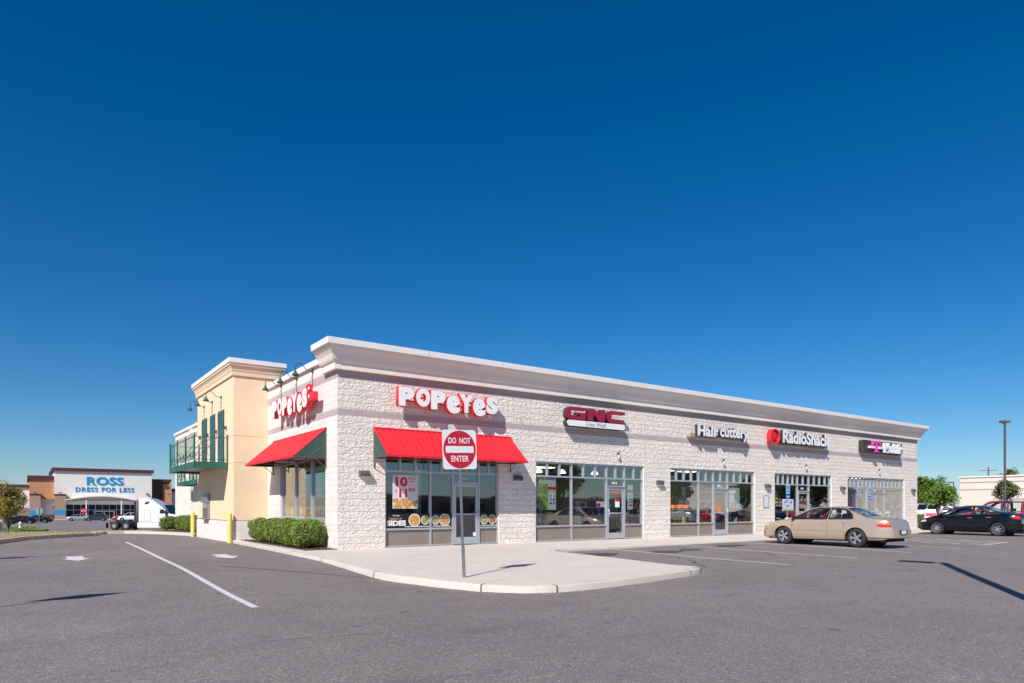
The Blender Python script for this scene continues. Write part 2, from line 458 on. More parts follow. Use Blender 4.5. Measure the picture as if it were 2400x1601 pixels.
# text as solid lettering: built flat, then carried by matrix M (local x = reading direction, local y = up, local z = towards the viewer)
def text_mesh(body, height, depth, offset=0.0, xs=1.0, width=None, spacing=1.0, shear=0.0, bevel=0.0):
    cu = bpy.data.curves.new('txt', 'FONT')
    cu.body = body; cu.size = 1.0; cu.offset = offset; cu.extrude = 0.5; cu.space_character = spacing; cu.shear = shear
    cu.align_x = 'LEFT'; cu.resolution_u = 4
    ob = bpy.data.objects.new('txt', cu); COL.objects.link(ob)
    dg = bpy.context.evaluated_depsgraph_get()
    me = bpy.data.meshes.new_from_object(ob.evaluated_get(dg))
    bpy.data.objects.remove(ob); bpy.data.curves.remove(cu)
    xsv = [v.co.x for v in me.vertices]; ys = [v.co.y for v in me.vertices]
    x0, x1, y0, y1 = min(xsv), max(xsv), min(ys), max(ys)
    sy = height / (y1 - y0); sx = sy * xs
    if width: sx = width / (x1 - x0)
    for v in me.vertices:
        v.co = Vector(((v.co.x - x0) * sx, (v.co.y - y0) * sy, (v.co.z - 0.5) * depth + 0.0))
    return me, (x1 - x0) * sx
def place_text(me, name, mats, M, parent=None):
    me.materials.clear()
    for m in mats: me.materials.append(MATS[m])
    for p in me.polygons: p.material_index = 0 if (p.normal.z > 0.6 or len(mats) == 1) else 1
    me.transform(M)
    me.name = name
    o = bpy.data.objects.new(name, me); link(o, parent)
    return o
def M_front(x, y, z): return Matrix.Translation((x, y, z)) @ Matrix.Rotation(PI/2, 4, 'X')
def M_side(x, y, z): return Matrix.Translation((x, y, z)) @ Matrix.Rotation(-PI/2, 4, 'Z') @ Matrix.Rotation(PI/2, 4, 'X')
def lettering(body, name, mats, M, h, depth, parent=None, **kw):
    me, w = text_mesh(body, h, depth, **kw)
    return place_text(me, name, mats, M, parent)

# ---------------------------------------------------------------- the ground
def S(t):
    t = max(0.0, min(1.0, t)); return t*t*(3-2*t)
def tz(x, y):
    b = .10*S((y+9)/7)
    return b + .03*S((y+2)/9) + S((x-4)/14)*(.13-.7*b)*S((y+14)/6) - 1.42*S((y-18)/50)
def sheet(name, poly, mat, lift, step=None, kind='structure', thick=0.0):
    """flat outline cut into a grid and laid over the terrain"""
    bm = bmesh.new()
    vs = [bm.verts.new((p[0], p[1], 0)) for p in poly]
    bm.faces.new(vs)
    xs = [p[0] for p in poly]; ys = [p[1] for p in poly]
    if step:
        for ax, lo, hi in ((0, min(xs), max(xs)), (1, min(ys), max(ys))):
            n = int((hi-lo)/step)
            for i in range(1, n+1):
                co = [0, 0, 0]; no = [0, 0, 0]; co[ax] = lo + i*(hi-lo)/(n+1); no[ax] = 1
                bmesh.ops.bisect_plane(bm, geom=bm.verts[:]+bm.edges[:]+bm.faces[:], plane_co=co, plane_no=no)
    bmesh.ops.triangulate(bm, faces=bm.faces[:])
    for v in bm.verts: v.co.z = tz(v.co.x, v.co.y) + lift
    bmesh.ops.recalc_face_normals(bm, faces=bm.faces[:])
    me = bpy.data.meshes.new(name); bm.to_mesh(me); bm.free()
    if me.polygons and me.polygons[0].normal.z < 0: me.flip_normals()
    me.materials.append(MATS[mat])
    o = bpy.data.objects.new(name, me); link(o)
    return tag(o, kind=kind)
def grid_axis(lo, hi, dense_lo, dense_hi, step):
    a = []; x = dense_lo
    while x < dense_hi: a.append(x); x += step
    a.append(dense_hi); s = step
    while a[-1] < hi: s *= 1.35; a.append(min(hi, a[-1]+s))
    s = step
    while a[0] > lo: s *= 1.35; a.insert(0, max(lo, a[0]-s))
    return a
gx = grid_axis(-900, 900, -16, 40, 1.0); gy = grid_axis(-600, 900, -24, 95, 1.0)
g = MB()
g.v = [(x, y, tz(x, y)) for y in gy for x in gx]
nx = len(gx)
g.f = [(j*nx+i, j*nx+i+1, (j+1)*nx+i+1, (j+1)*nx+i) for j in range(len(gy)-1) for i in range(nx-1)]
g.m = [0]*len(g.f)
o = struct(g, 'ground', 'asphalt', smooth=True, recalc=False)

# sidewalk: a sloping concrete slab (falls away from the wall), its kerb, and the island in front of the corner
def zs(y): return .2 + .0073*min(0, y)
slab = [(0,0),(0,-0.001),(-1.5,0),(-1.6,-3),(-1.75,-5),(-1.9,-7.0),(-1.9,-7.6),(-1.79,-8.2),(-1.55,-9.3),(-1.27,-10.2),(-0.8,-10.82),(-0.25,-11.08),(0.62,-11.1),(2.2,-10.87),(4.0,-10.5),
        (4.5,-10.36),(4.76,-10.16),(4.87,-9.9),(4.84,-9.62),(4.76,-9.3),(5.06,-7.1),(5.3,-4.6),(5.42,-4.05),(5.7,-3.72),(6.2,-3.6),(41.5,-3.6),(41.5,0)]
slab = slab[:1] + slab[2:]
def offset_in(poly, d, closed=False):
    out = []
    n = len(poly)
    for i, p in enumerate(poly):
        a = Vector(poly[max(i-1, 0)]); b = Vector(poly[min(i+1, n-1)])
        t = (b-a).normalized(); nrm = Vector((-t.y, t.x))
        out.append((p[0]+nrm.x*d, p[1]+nrm.y*d))
    return out
edge = slab[1:-1]                              # the kerb line, walked counter-clockwise: inside is on the left
inner = offset_in(edge, 0.16); inner2 = offset_in(edge, 0.185)
inner[0] = (edge[0][0]+0.16, 0); inner2[0] = (edge[0][0]+0.175, 0); inner[-1] = (41.34, -3.44); inner2[-1] = (41.32, -3.42)
sb = MB()
top = [(p[0], p[1], zs(p[1])) for p in [(0, 0)] + inner2 + [(41.32, 0)]]
sb.add(top, [tuple(range(len(top)))])
sb.add([(p[0], p[1], zs(p[1])) for p in inner2] + [(p[0], p[1], zs(p[1])-0.3) for p in inner2], [(i, i+1, i+1+len(inner2), i+len(inner2)) for i in range(len(inner2)-1)])
so_ = struct(sb, 'sidewalk', 'concrete')
for p in so_.data.polygons:
    pass
kb = MB()
n = len(edge)
def kerb_rows(outer, inn, ztop, zbot, mb, r=0.025):
    rows = []
    for o_, i_ in zip(outer, inn):
        oo = Vector(o_); ii = Vector(i_); d = (ii-oo).normalized()
        zt = ztop(o_[1]); zi = ztop(i_[1]); zb = zbot(o_)
        rows.append([(oo.x-d.x*0.012, oo.y-d.y*0.012, zb), (oo.x, oo.y, zt-r), (oo.x+d.x*r*0.35, oo.y+d.y*r*0.35, zt-r*0.3), (oo.x+d.x*r*1.2, oo.y+d.y*r*1.2, zt), (ii.x, ii.y, zi), (ii.x, ii.y, zi-0.3)])
    m = len(rows[0])
    mb.add([q for r_ in rows for q in r_], [(i*m+j, (i+1)*m+j, (i+1)*m+j+1, i*m+j+1) for i in range(len(rows)-1) for j in range(m-1)])
kerb_rows(edge, inner, lambda y: zs(y)+0.004, lambda p: tz(*p)-0.15, kb)
struct(kb, 'kerb', 'kerb_concrete', smooth=True, autos=35)
# tooled joints across walk and kerb
jb = MB()
def joint(x0, y0, x1, y1, w=0.012, z=0.004):
    a = Vector((x0, y0)); b = Vector((x1, y1)); t = (b-a).normalized(); nn = Vector((-t.y, t.x))*w/2
    jb.quad((a.x-nn.x, a.y-nn.y, zs(a.y)+z), (b.x-nn.x, b.y-nn.y, zs(b.y)+z), (b.x+nn.x, b.y+nn.y, zs(b.y)+z), (a.x+nn.x, a.y+nn.y, zs(a.y)+z))
for x in [1.6, 3.1, 4.6, 6.1] + [7.7+1.9*i for i in range(17)]: joint(x, -0.05, x, -3.42 if x > 6 else -3.3, 0.008)
joint(-1.3, -3.3, 6.0, -3.3, 0.008); joint(6, -1.7, 41, -1.7, 0.006)
for i in (1, 3, 7, 9, 12, 13, 14, 19):
    joint(edge[i][0], edge[i][1], inner[i][0], inner[i][1], 0.03, 0.007)
    a_ = Vector(edge[i]); t_ = (Vector(edge[i+1])-Vector(edge[i-1])).normalized()*.014; o_ = Vector((t_.y, -t_.x)).normalized()*.016
    jb.quad((a_.x-t_.x+o_.x, a_.y-t_.y+o_.y, tz(*edge[i])-.02), (a_.x+t_.x+o_.x, a_.y+t_.y+o_.y, tz(*edge[i])-.02), (a_.x+t_.x+o_.x*.3, a_.y+t_.y+o_.y*.3, zs(a_.y)), (a_.x-t_.x+o_.x*.3, a_.y-t_.y+o_.y*.3, zs(a_.y)))
struct(jb, 'sidewalk_joint', 'joint_dark', recalc=False)

# planting bed and its wide concrete edge on the drive-through side
def strip(name, outer, inn, mat, zf, lift, drop=0.4):
    mb = MB(); rows = []
    for a, b in zip(outer, inn):
        za = zf(*a); zb_ = zf(*b)
        rows.append([(a[0]-0.01*0, a[1], za-drop), (a[0], a[1], za-0.02), (a[0]+0.02, a[1], za), (b[0], b[1], zb_), (b[0], b[1], zb_-drop)])
    m = 5
    mb.add([q for r_ in rows for q in r_], [(i*m+j, (i+1)*m+j, (i+1)*m+j+1, i*m+j+1) for i in range(len(rows)-1) for j in range(m-1)])
    mb.add(rows[0], [tuple(range(5))]); mb.add(rows[-1], [tuple(range(5))])
    return struct(mb, name, mat)
bz = lambda x, y: .215 + .004*y
strip('kerb', [(-1.5, 0.0), (-1.47, 2), (-1.43, 4.5), (-1.42, 6.2), (-1.36, 7.45)], [(-1.05, 0.0), (-1.09, 2), (-1.12, 4.5), (-1.14, 6.2), (-1.12, 7.45)], 'kerb_concrete', bz, 0)
mb = MB(); mb.add([(-1.05, 0, .205), (0, 0.0, .215), (0, 7.5, .245), (-1.12, 7.5, .235)], [(0, 1, 2, 3)])
tag(build(mb, 'mulch_bed', 'mulch'), kind='structure')
mb = MB()
rnd = random.Random(5)
for i in range(900):
    x = rnd.uniform(-1.12, -0.02); y = rnd.uniform(0.02, 7.4); z = bz(x, y)+rnd.uniform(-.004, .02); a = rnd.uniform(0, PI); l = rnd.uniform(.02, .06); w = .012
    dx, dy = math.cos(a)*l, math.sin(a)*l
    mb.add([(x-dx, y-dy, z), (x+dy*.3, y-dx*.3, z+w), (x+dx, y+dy, z+rnd.uniform(-.01, .03)), (x-dy*.3, y+dx*.3, z+w*.4)], [(0, 1, 2, 3)])
tag(build(mb, 'bark_mulch', 'mulch', recalc=False), kind='stuff', label='brown bark mulch under the clipped hedge', cat='mulch')
# far bed behind the tower
strip('kerb', [(-1.35, 14.5), (-1.55, 16.0), (-2.1, 18.0), (-2.75, 19.8), (-3.6, 21.4)], [(-1.05, 14.5), (-1.25, 16.2), (-1.8, 18.3), (-2.45, 20.1), (-3.35, 21.8)], 'kerb_concrete', lambda x, y: tz(x, y)+.13, 0)
sheet('mulch_bed', [(-1.05, 14.4), (0, 14.4), (0, 23.5), (-1.9, 23.0), (-2.4, 20.2), (-1.8, 18.3), (-1.25, 16.2)], 'mulch', 0.12, 1.0)
# left island kerb (weathered) and grass
isl = [(-9.6, 5.0), (-9.25, 9.0), (-8.72, 12.0), (-7.95, 14.9), (-6.95, 16.35), (-6.2, 17.2), (-5.25, 18.1)]
ins = [(x-.17*math.cos(.4), y+.17*math.sin(.9)) for x, y in isl]
strip('kerb', isl[::-1], ins[::-1], 'old_kerb', lambda x, y: tz(x, y)+.15, 0)
strip('kerb', [(-2.75, 19.8), (-3.6, 21.35), (-4.5, 21.3), (-5.0, 19.8), (-5.25, 18.1)], [(-2.6, 20.2), (-3.5, 21.8), (-4.75, 21.7), (-5.25, 20.0), (-5.45, 18.4)], 'kerb_concrete', lambda x, y: tz(x, y)+.135, 0)
grass_poly = ins + [(-5.3, 18.6), (-4.6, 21.5), (-3.6, 21.6), (-2.5, 20.3), (-1.9, 23.1), (0, 23.6), (0, 30), (6, 34), (14, 50), (4, 60), (-9, 66), (-60, 67), (-60, 3), (-9.9, 4)]
sheet('dry_grass_verge', grass_poly, 'dry_grass', 0.125, 1.5)
sheet('grass_verge', [(-60, 67.2), (-9, 66.2), (-6.3, 75), (-5.6, 84), (-6.5, 100), (-60, 100)], 'green_grass', 0.13, 2.0)
sheet('grass_verge', [(1.2, 66), (4, 63), (14, 56), (20, 58), (12, 68.5), (6, 72.3), (3, 73)], 'green_grass', 0.132, 2.0)
mb = MB(); rnd = random.Random(8)
def tufts(n, fx, col=0):
    for i in range(n):
        x, y = fx(); z = tz(x, y)+.12; h = rnd.uniform(.02, .055) if not col else rnd.uniform(.04, .12); a = rnd.uniform(0, PI); w = .02+.0006*y; dx, dy = math.cos(a)*w, math.sin(a)*w
        mb.add([(x-dx, y-dy, z), (x+dx, y+dy, z), (x+rnd.uniform(-.05, .05), y+rnd.uniform(-.05, .05), z+h)], [(0, 1, 2)], col)
def in_a():
    while True:
        x = rnd.uniform(-22, -4.5); y = rnd.uniform(8, 50)
        if x < -9.2 + max(0, (y-9))*.42: return x, y
        if y > 19.5 and x < -4.8: return x, y
tufts(5000, in_a); tufts(5000, lambda: (rnd.uniform(-26, -6.8), rnd.uniform(70, 96)), 1); tufts(1200, lambda: (rnd.uniform(3.5, 11), rnd.uniform(62, 66)), 1)
tag(build(mb, 'grass_tufts', ['dry_grass', 'green_grass'], recalc=False), kind='stuff', label='short dry grass on the verge beside the drive', cat='grass')

# painted markings (thin sheets on the asphalt)
def mark(name, poly, mat='paint_white', lift=0.005, step=0.6): return sheet(name, poly, mat, lift, step)
def line(x0, y0, x1, y1, w=0.1, name='parking_line', mat='paint_white', lift=0.005):
    a = Vector((x0, y0)); b = Vector((x1, y1)); t = (b-a).normalized(); nn = Vector((-t.y, t.x))*w/2
    return mark(name, [(a.x-nn.x, a.y-nn.y), (b.x-nn.x, b.y-nn.y), (b.x+nn.x, b.y+nn.y), (a.x+nn.x, a.y+nn.y)], mat, lift)
line(-4.66, 10.5, -5.08, -9.87, 0.11, 'lane_line')
for (cx, cy) in ((-6.78, 1.55), (-3.24, 0.2)):
    pts = [(-.2, 1.0), (.2, 1.0), (.2, 0.05), (.36, 0.05), (0, -.85), (-.36, 0.05), (-.2, 0.05)]
    mark('painted_arrow', [(cx+px_, cy+py_) for px_, py_ in pts], step=0.9)
for x in (8.18, 11.5, 14.82, 18.22): line(x, -3.75, x+.02, -10.25, 0.1)
for x in (27.6, 32.6, 35.9, 39.2): line(x, -3.75, x, -9.4, 0.1)
line(21.1, -3.8, 21.1, -9.9); line(24.35, -3.8, 24.35, -9.6); line(21.1, -9.9, 24.35, -9.6)
for k in range(7):
    y0 = -4.1 - k*0.95
    x0, x1 = 24.3, 21.15
    ya, yb = y0, y0-3.1
    if yb < -9.75: x1 = x0-(ya+9.75)/3.1*(x0-x1); yb = -9.75
    if ya > -9.5: line(x0, ya, x1, yb, 0.1)
rnd = random.Random(3)
def crack(pts, w, name='asphalt_crack_and_streak'):
    lo = []; hi = []
    for i, p in enumerate(pts):
        a = Vector(pts[max(0, i-1)]); b = Vector(pts[min(len(pts)-1, i+1)]); t = (b-a).normalized(); nn = Vector((-t.y, t.x))*w*(0.2+0.8*math.sin(PI*(i+.5)/len(pts)))*rnd.uniform(.6, 1.2)/2
        lo.append((p[0]-nn.x, p[1]-nn.y)); hi.append((p[0]+nn.x, p[1]+nn.y))
    mb = MB(); k = len(pts)
    mb.add([(p[0], p[1], tz(*p)+.004) for p in lo+hi], [(i, i+1, k+i+1, k+i) for i in range(k-1)])
    struct(mb, name, 'tar')
def wob(a, b, n, amp):
    return [(a[0]+(b[0]-a[0])*i/n+rnd.uniform(-amp, amp), a[1]+(b[1]-a[1])*i/n+rnd.uniform(-amp, amp)) for i in range(n+1)]
crack(wob((-4.1, -3.0), (-2.9, -5.2), 14, .015)+wob((-2.85, -5.3), (-1.95, -7.1), 8, .01), 0.07)  # long thin dark streak across the drive, drawn as a tapering strip
crack(wob((6.0, -9.2), (7.4, -7.6), 9, .12)+wob((7.5, -7.4), (7.9, -6.0), 6, .08), 0.07)
crack(wob((6.9, -8.1), (9.9, -8.9), 10, .08), 0.04)
crack(wob((9.5, -9.2), (12.2, -6.4), 12, .1), 0.035)
def mat_dust():
    m = pbr('gutter_dust', (0.42, 0.36, 0.31), 0.95, spec=0.1)
    b = NB(m); v = b.coord()
    b.l.new(b.ramp(b.noise(v, 2.4, 7, 0.75), [(0.46, (0, 0, 0)), (0.72, (0.75, 0.75, 0.75))]), b.b.inputs['Alpha'])
mat_dust()
ko = edge[4:23]; kd = offset_in(ko, -0.32)
for (w_, lf) in ((0.15, .0045), (0.38, .0035)):
    kd = offset_in(ko, -w_); mb = MB(); k = len(ko)
    mb.add([(p[0], p[1], tz(*p)+lf) for p in ko+kd], [(i, k+i, k+i+1, i+1) for i in range(k-1)]); struct(mb, 'gutter_dust', 'gutter_dust', recalc=False)
crack(wob((-5.9, -12.6), (-4.2, -12.9), 16, .05), 0.012)
crack(wob((13.5, -9.5), (21.0, -12.0), 24, .12), 0.03)
crack(wob((-7.5, 2.5), (-5.0, 7.8), 16, .10), 0.03)
for (cx, cy, a, b) in ((6.3, -5.0, .9, .45), (8.9, -5.4, .7, .5), (12.9, -4.9, .8, .4), (10.2, -5.3, .5, .35)):
    pts = [(cx+a*math.cos(t*2*PI/18)*rnd.uniform(.75, 1.15), cy+b*math.sin(t*2*PI/18)*rnd.uniform(.75, 1.15)) for t in range(18)]
    sheet('oil_stain', pts, 'tar', 0.003, 0.5)

# ---------------------------------------------------------------- the shop building
ZF = 0.16
bld = empty('shop_building', (0, 0, 0), 0, 'long cream block shop building with grey cornice and red awnings on a corner', 'building')
SHOPS = {
 'pop': dict(x0=1.61, x1=6.09, m=[3.31, 4.19, 5.26], door=(4.19, 5.26), tr=[2.18, 2.74, 3.75, 4.72, 5.68]),
 'gnc': dict(x0=7.76, x1=13.56, m=[9.59, 11.46, 12.48], door=(11.46, 12.48), tr=[8.37, 8.98, 10.21, 10.84, 11.97, 13.02]),
 'hc': dict(x0=15.21, x1=21.32, m=[17.2, 18.24, 19.29], door=(18.24, 19.29), tr=[15.7, 16.2, 16.7, 17.72, 18.77, 19.8, 20.3, 20.8]),
 'rs': dict(x0=22.97, x1=28.27, m=[25.11, 26.16], door=(25.11, 26.16), tr=[23.4, 23.83, 24.26, 24.69, 25.63, 26.69, 27.21, 27.74]),
 'tm': dict(x0=29.93, x1=36.59, m=[32.17, 34.24], door=(32.17, 34.24), tr=[30.38, 30.82, 31.27, 31.72, 32.59, 33.0, 33.42, 33.83, 34.7, 35.18, 35.65, 36.12]),
}
ZB, ZSILL, ZTR, ZT = 0.2, 0.79, 2.70, 3.26
def wall_mesh(mb, u0, u1, z0, z1, holes, P, t=0.2, top=True):
    """P(u, w, z) maps along-wall, inward depth, height to the world"""
    us = sorted({u0, u1} | {h[0] for h in holes} | {h[1] for h in holes}); zz = sorted({z0, z1} | {h[2] for h in holes} | {h[3] for h in holes})
    us = [u for u in us if u0 <= u <= u1]; zz = [z for z in zz if z0 <= z <= z1]
    def hole(a, b, c, d): return any(h[0]-1e-6 <= a and b <= h[1]+1e-6 and h[2]-1e-6 <= c and d <= h[3]+1e-6 for h in holes)
    for a, b in zip(us, us[1:]):
        for c, d in zip(zz, zz[1:]):
            if not hole(a, b, c, d):
                mb.quad(P(a, 0, c), P(b, 0, c), P(b, 0, d), P(a, 0, d)); mb.quad(P(a, t, c), P(a, t, d), P(b, t, d), P(b, t, c))
    for h in holes:
        a, b, c, d = h
        mb.quad(P(a, 0, c), P(a, 0, d), P(a, t, d), P(a, t, c)); mb.quad(P(b, 0, c), P(b, t, c), P(b, t, d), P(b, 0, d)); mb.quad(P(a, 0, d), P(b, 0, d), P(b, t, d), P(a, t, d)); mb.quad(P(a, 0, c), P(a, t, c), P(b, t, c), P(b, 0, c))
LEN = 38.27
PF = lambda u, w, z: (u, w, z)
PS = lambda u, w, z: (w, u, z)
mb = MB(); wall_mesh(mb, 0, LEN, 0.0, 5.95, [(s['x0'], s['x1'], 0.0, ZT) for s in SHOPS.values()], PF)
build(mb, 'front_wall', 'block_rough', bld, recalc=False)
SWIN = (1.06, 5.9, 1.08, 3.17)
mb = MB(); wall_mesh(mb, 0.0, 7.5, 0.0, 6.2, [SWIN], PS)
build(mb, 'side_wall', 'block_smooth', bld, recalc=False)
mb = MB(); wall_mesh(mb, 14.38, 28.4, -0.4, 6.14, [(16.2, 17.1, 1.0, 2.4)], PS)
build(mb, 'side_wall', 'block_smooth', bld, recalc=False)
mb = MB(); mb.box(LEN-.2, LEN, 0.2, 28.4, 0, 6.1); mb.box(0.2, LEN-.2, 28.2, 28.4, -0.6, 6.1)
build(mb, 'rear_wall', 'block_smooth', bld)
mb = MB(); mb.box(0.2, LEN-.2, 0.2, 28.2, 5.3, 5.5)
build(mb, 'roof', 'room_dark', bld)
# parapet caps
for b_ in ((-0.10, 0.26, 1.02, 7.5, 6.2, 6.40), (-0.08, 0.26, 14.38, 28.5, 6.14, 6.30), (LEN-.26, LEN+.06, 0.3, 28.5, 6.10, 6.26)):
    build(MB().box(*b_), 'parapet_cap', 'cap_white', bld, bevel=0.01)
# cornice: profile swept along the front with returns at both ends
prof = [(0.0, 5.80), (0.14, 5.80), (0.15, 5.99), (0.20, 6.03), (0.23, 6.08), (0.25, 6.14), (0.28, 6.23), (0.34, 6.33), (0.42, 6.42), (0.44, 6.48), (0.0, 6.48)]
cap = [(0.0, 6.48), (0.49, 6.48), (0.50, 6.67), (0.0, 6.71)]
def sweep_cornice(pf, mb):
    def ring(f): return [f(p, z) for p, z in pf]
    stations = [lambda p, z: (-p, 1.02, z), lambda p, z: (-p, -p, z), lambda p, z: (LEN+p, -p, z), lambda p, z: (LEN+p, 1.02, z)]
    m = len(pf); vs = [q for f in stations for q in ring(f)]
    fs = [(i*m+j, i*m+(j+1) % m, (i+1)*m+(j+1) % m, (i+1)*m+j) for i in range(3) for j in range(m)]
    fs += [tuple(range(m)), tuple(range(3*m, 4*m))]
    mb.add(vs, fs)
mb = MB(); sweep_cornice(prof, mb); build(mb, 'cornice', 'cornice_grey', bld)
for i in range(1, 13):
    x = LEN*i/13; build(MB().box(x-.006, x+.006, -.503, -.495, 6.485, 6.67), 'coping_joint', 'stucco_line', bld)
mb = MB(); sweep_cornice(cap, mb); mb.box(0.02, LEN-.02, 0.02, 1.0, 5.96, 6.60); build(mb, 'cornice_cap', 'cap_white', bld, bevel=0.008)

def frame_rect(mb, x0, x1, z0, z1, w, y0=0.07, y1=0.17):
    mb.box(x0, x0+w, y0, y1, z0, z1); mb.box(x1-w, x1, y0, y1, z0, z1); mb.box(x0+w, x1-w, y0+.002, y1-.002, z0, z0+w); mb.box(x0+w, x1-w, y0+.002, y1-.002, z1-w, z1)
for key, s in SHOPS.items():
    x0, x1 = s['x0'], s['x1']; d0, d1 = s['door']; W = 0.055
    mb = MB()
    for x in [x0+W/2, x1-W/2] + s['m']: mb.box(x-W/2, x+W/2, 0.055, 0.175, ZB, ZT)
    xs_ = [x0+W/2] + s['m'] + [x1-W/2]
    for a, b in zip(xs_, xs_[1:]):
        for z0, z1 in ((ZTR-.03, ZTR+.03), (ZT-.055, ZT)): mb.box(a+W/2, b-W/2, 0.06, 0.17, z0, z1)
        if not (abs(a-d0) < .01):
            mb.box(a+W/2, b-W/2, 0.05, 0.17, ZSILL-.03, ZSILL+.03); mb.box(a+W/2, b-W/2, 0.06, 0.17, ZB, ZB+.06)
        else:
            mb.box(a+W/2, b-W/2, 0.06, 0.17, 2.34, 2.40)
            mb.box(a+.05, b-.05, 0.02, 0.056, 2.35, 2.39)
    for x in s['tr']: mb.box(x-.032, x+.032, 0.058, 0.165, ZTR+.03, ZT-.055)
    fr = build(mb, 'storefront_frame', 'aluminium', bld)
    # glass and solid panels
    alltr = sorted(xs_ + s['tr'])
    for a, b in zip(alltr, alltr[1:]):
        build(MB().box(a+.02, b-.02, .115, .121, ZTR+.02, ZT-.04), 'transom_pane', 'glass', fr)
    for a, b in zip(xs_, xs_[1:]):
        if abs(a-d0) < .01:
            build(MB().box(a+.02, b-.02, .115, .121, 2.39, ZTR-.02), 'transom_pane', 'glass', fr)
        else:
            build(MB().box(a+.02, b-.02, .115, .121, ZSILL+.02, ZTR-.02), 'window_pane', 'glass', fr)
            build(MB().box(a+.02, b-.02, .10, .13, ZB+.05, ZSILL-.02), 'kick_panel', 'panel_taupe', fr)
    leaves = [(d0+W/2+.01, d1-W/2-.01)] if d1-d0 < 1.5 else [(d0+W/2+.01, (d0+d1)/2-.005), ((d0+d1)/2+.005, d1-W/2-.01)]
    for li, (a, b) in enumerate(leaves):
        mb = MB()
        mb.box(a, a+.09, .07, .12, ZB+.02, 2.33); mb.box(b-.09, b, .07, .12, ZB+.02, 2.33)
        mb.box(a+.09, b-.09, .072, .118, ZB+.02, .47); mb.box(a+.09, b-.09, .072, .118, 2.23, 2.33); mb.box(a+.09, b-.09, .072, .118, 1.25, 1.30)
        dr = build(mb, 'door', 'aluminium', bld)
        build(MB().box(a+.08, b-.08, .092, .098, .46, 1.26), 'door_glass', 'glass', dr)
        build(MB().box(a+.08, b-.08, .092, .098, 1.29, 2.24), 'door_glass', 'glass', dr)
        hx = b-.06 if key != 'gnc' and li == 0 else a+.06
        hs = -1 if hx > (a+b)/2 else 1
        mb = MB(); mb.tube([(hx, .07, 1.13), (hx, .015, 1.15), (hx, .015, 1.42), (hx, .07, 1.44)], .014, 8); mb.tube([(a+.06, .045, 1.275), (b-.06, .045, 1.275)], .01, 6)
        build(mb, 'door_handle', 'aluminium', dr, smooth=True)
    # unit number over the door
    o = lettering({'pop': '150-1', 'gnc': '150-2', 'hc': '150-3', 'rs': '150-4', 'tm': '150-5'}[key], 'unit_number', ['letter_white'], M_front((d0+d1)/2-.18, .112, 2.47), .10, .004, fr, offset=.02)

# side window
y0, y1, z0, z1 = SWIN
mb = MB()
ys_ = [y0+.03, 2.55, 4.28, y1-.03]
for y in ys_: mb.box(.05, .17, y-.03, y+.03, z0, z1)
for a, b in zip(ys_, ys_[1:]):
    mb.box(.05, .17, a+.03, b-.03, z0, z0+.06); mb.box(.05, .17, a+.03, b-.03, z1-.06, z1)
mb.box(-.03, .05, y0-.02, y1+.02, z0-.08, z0)
fr = build(mb, 'side_window_frame', 'aluminium', bld)
for a, b in zip(ys_, ys_[1:]): build(MB().box(.112, .118, a+.02, b-.02, z0+.04, z1-.04), 'window_pane', 'glass', fr)

# rooms behind the glass
def room(x0, x1, y1, floor, wallm, zc=3.4):
    mb = MB(); mb.quad((x0, .21, .21), (x1, .21, .21), (x1, y1, .21), (x0, y1, .21)); build(mb, 'shop_floor', floor, bld)
    mb = MB(); mb.quad((x0, .21, zc), (x1, .21, zc), (x1, y1, zc), (x0, y1, zc)); mb.quad((x0, y1, .21), (x1, y1, .21), (x1, y1, zc), (x0, y1, zc))
    mb.quad((x0, .21, .21), (x0, y1, .21), (x0, y1, zc), (x0, .21, zc)); mb.quad((x1, .21, .21), (x1, y1, .21), (x1, y1, zc), (x1, .21, zc))
    build(mb, 'interior_wall', wallm, bld, recalc=False)
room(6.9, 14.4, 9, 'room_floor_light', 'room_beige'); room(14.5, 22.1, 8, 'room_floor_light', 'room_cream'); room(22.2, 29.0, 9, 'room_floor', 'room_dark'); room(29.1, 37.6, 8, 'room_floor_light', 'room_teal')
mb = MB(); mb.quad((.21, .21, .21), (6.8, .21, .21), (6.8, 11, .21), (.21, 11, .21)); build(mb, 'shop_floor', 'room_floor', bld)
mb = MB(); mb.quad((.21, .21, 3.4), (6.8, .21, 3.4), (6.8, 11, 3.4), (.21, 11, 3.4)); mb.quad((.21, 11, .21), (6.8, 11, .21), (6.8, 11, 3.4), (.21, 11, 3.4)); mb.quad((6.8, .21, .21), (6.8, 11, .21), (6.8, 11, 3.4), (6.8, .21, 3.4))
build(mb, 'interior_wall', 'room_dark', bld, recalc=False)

for (x0, x1, yy_) in ((15.6, 21.0, 3.0), (15.6, 21.0, 5.5), (30.2, 36.6, 2.2), (30.2, 36.6, 4.6), (8.2, 13.2, 4.5)):  # glowing panels added under the ceilings to lift the dark interiors
    k = int((x1-x0)/1.8)
    for i in range(k):
        xa_ = x0+(x1-x0)*(i+.2)/k
        build(MB().box(xa_, xa_+1.15, yy_, yy_+.5, 3.36, 3.385), 'added_fill_panel', 'room_fill_glow', bld)
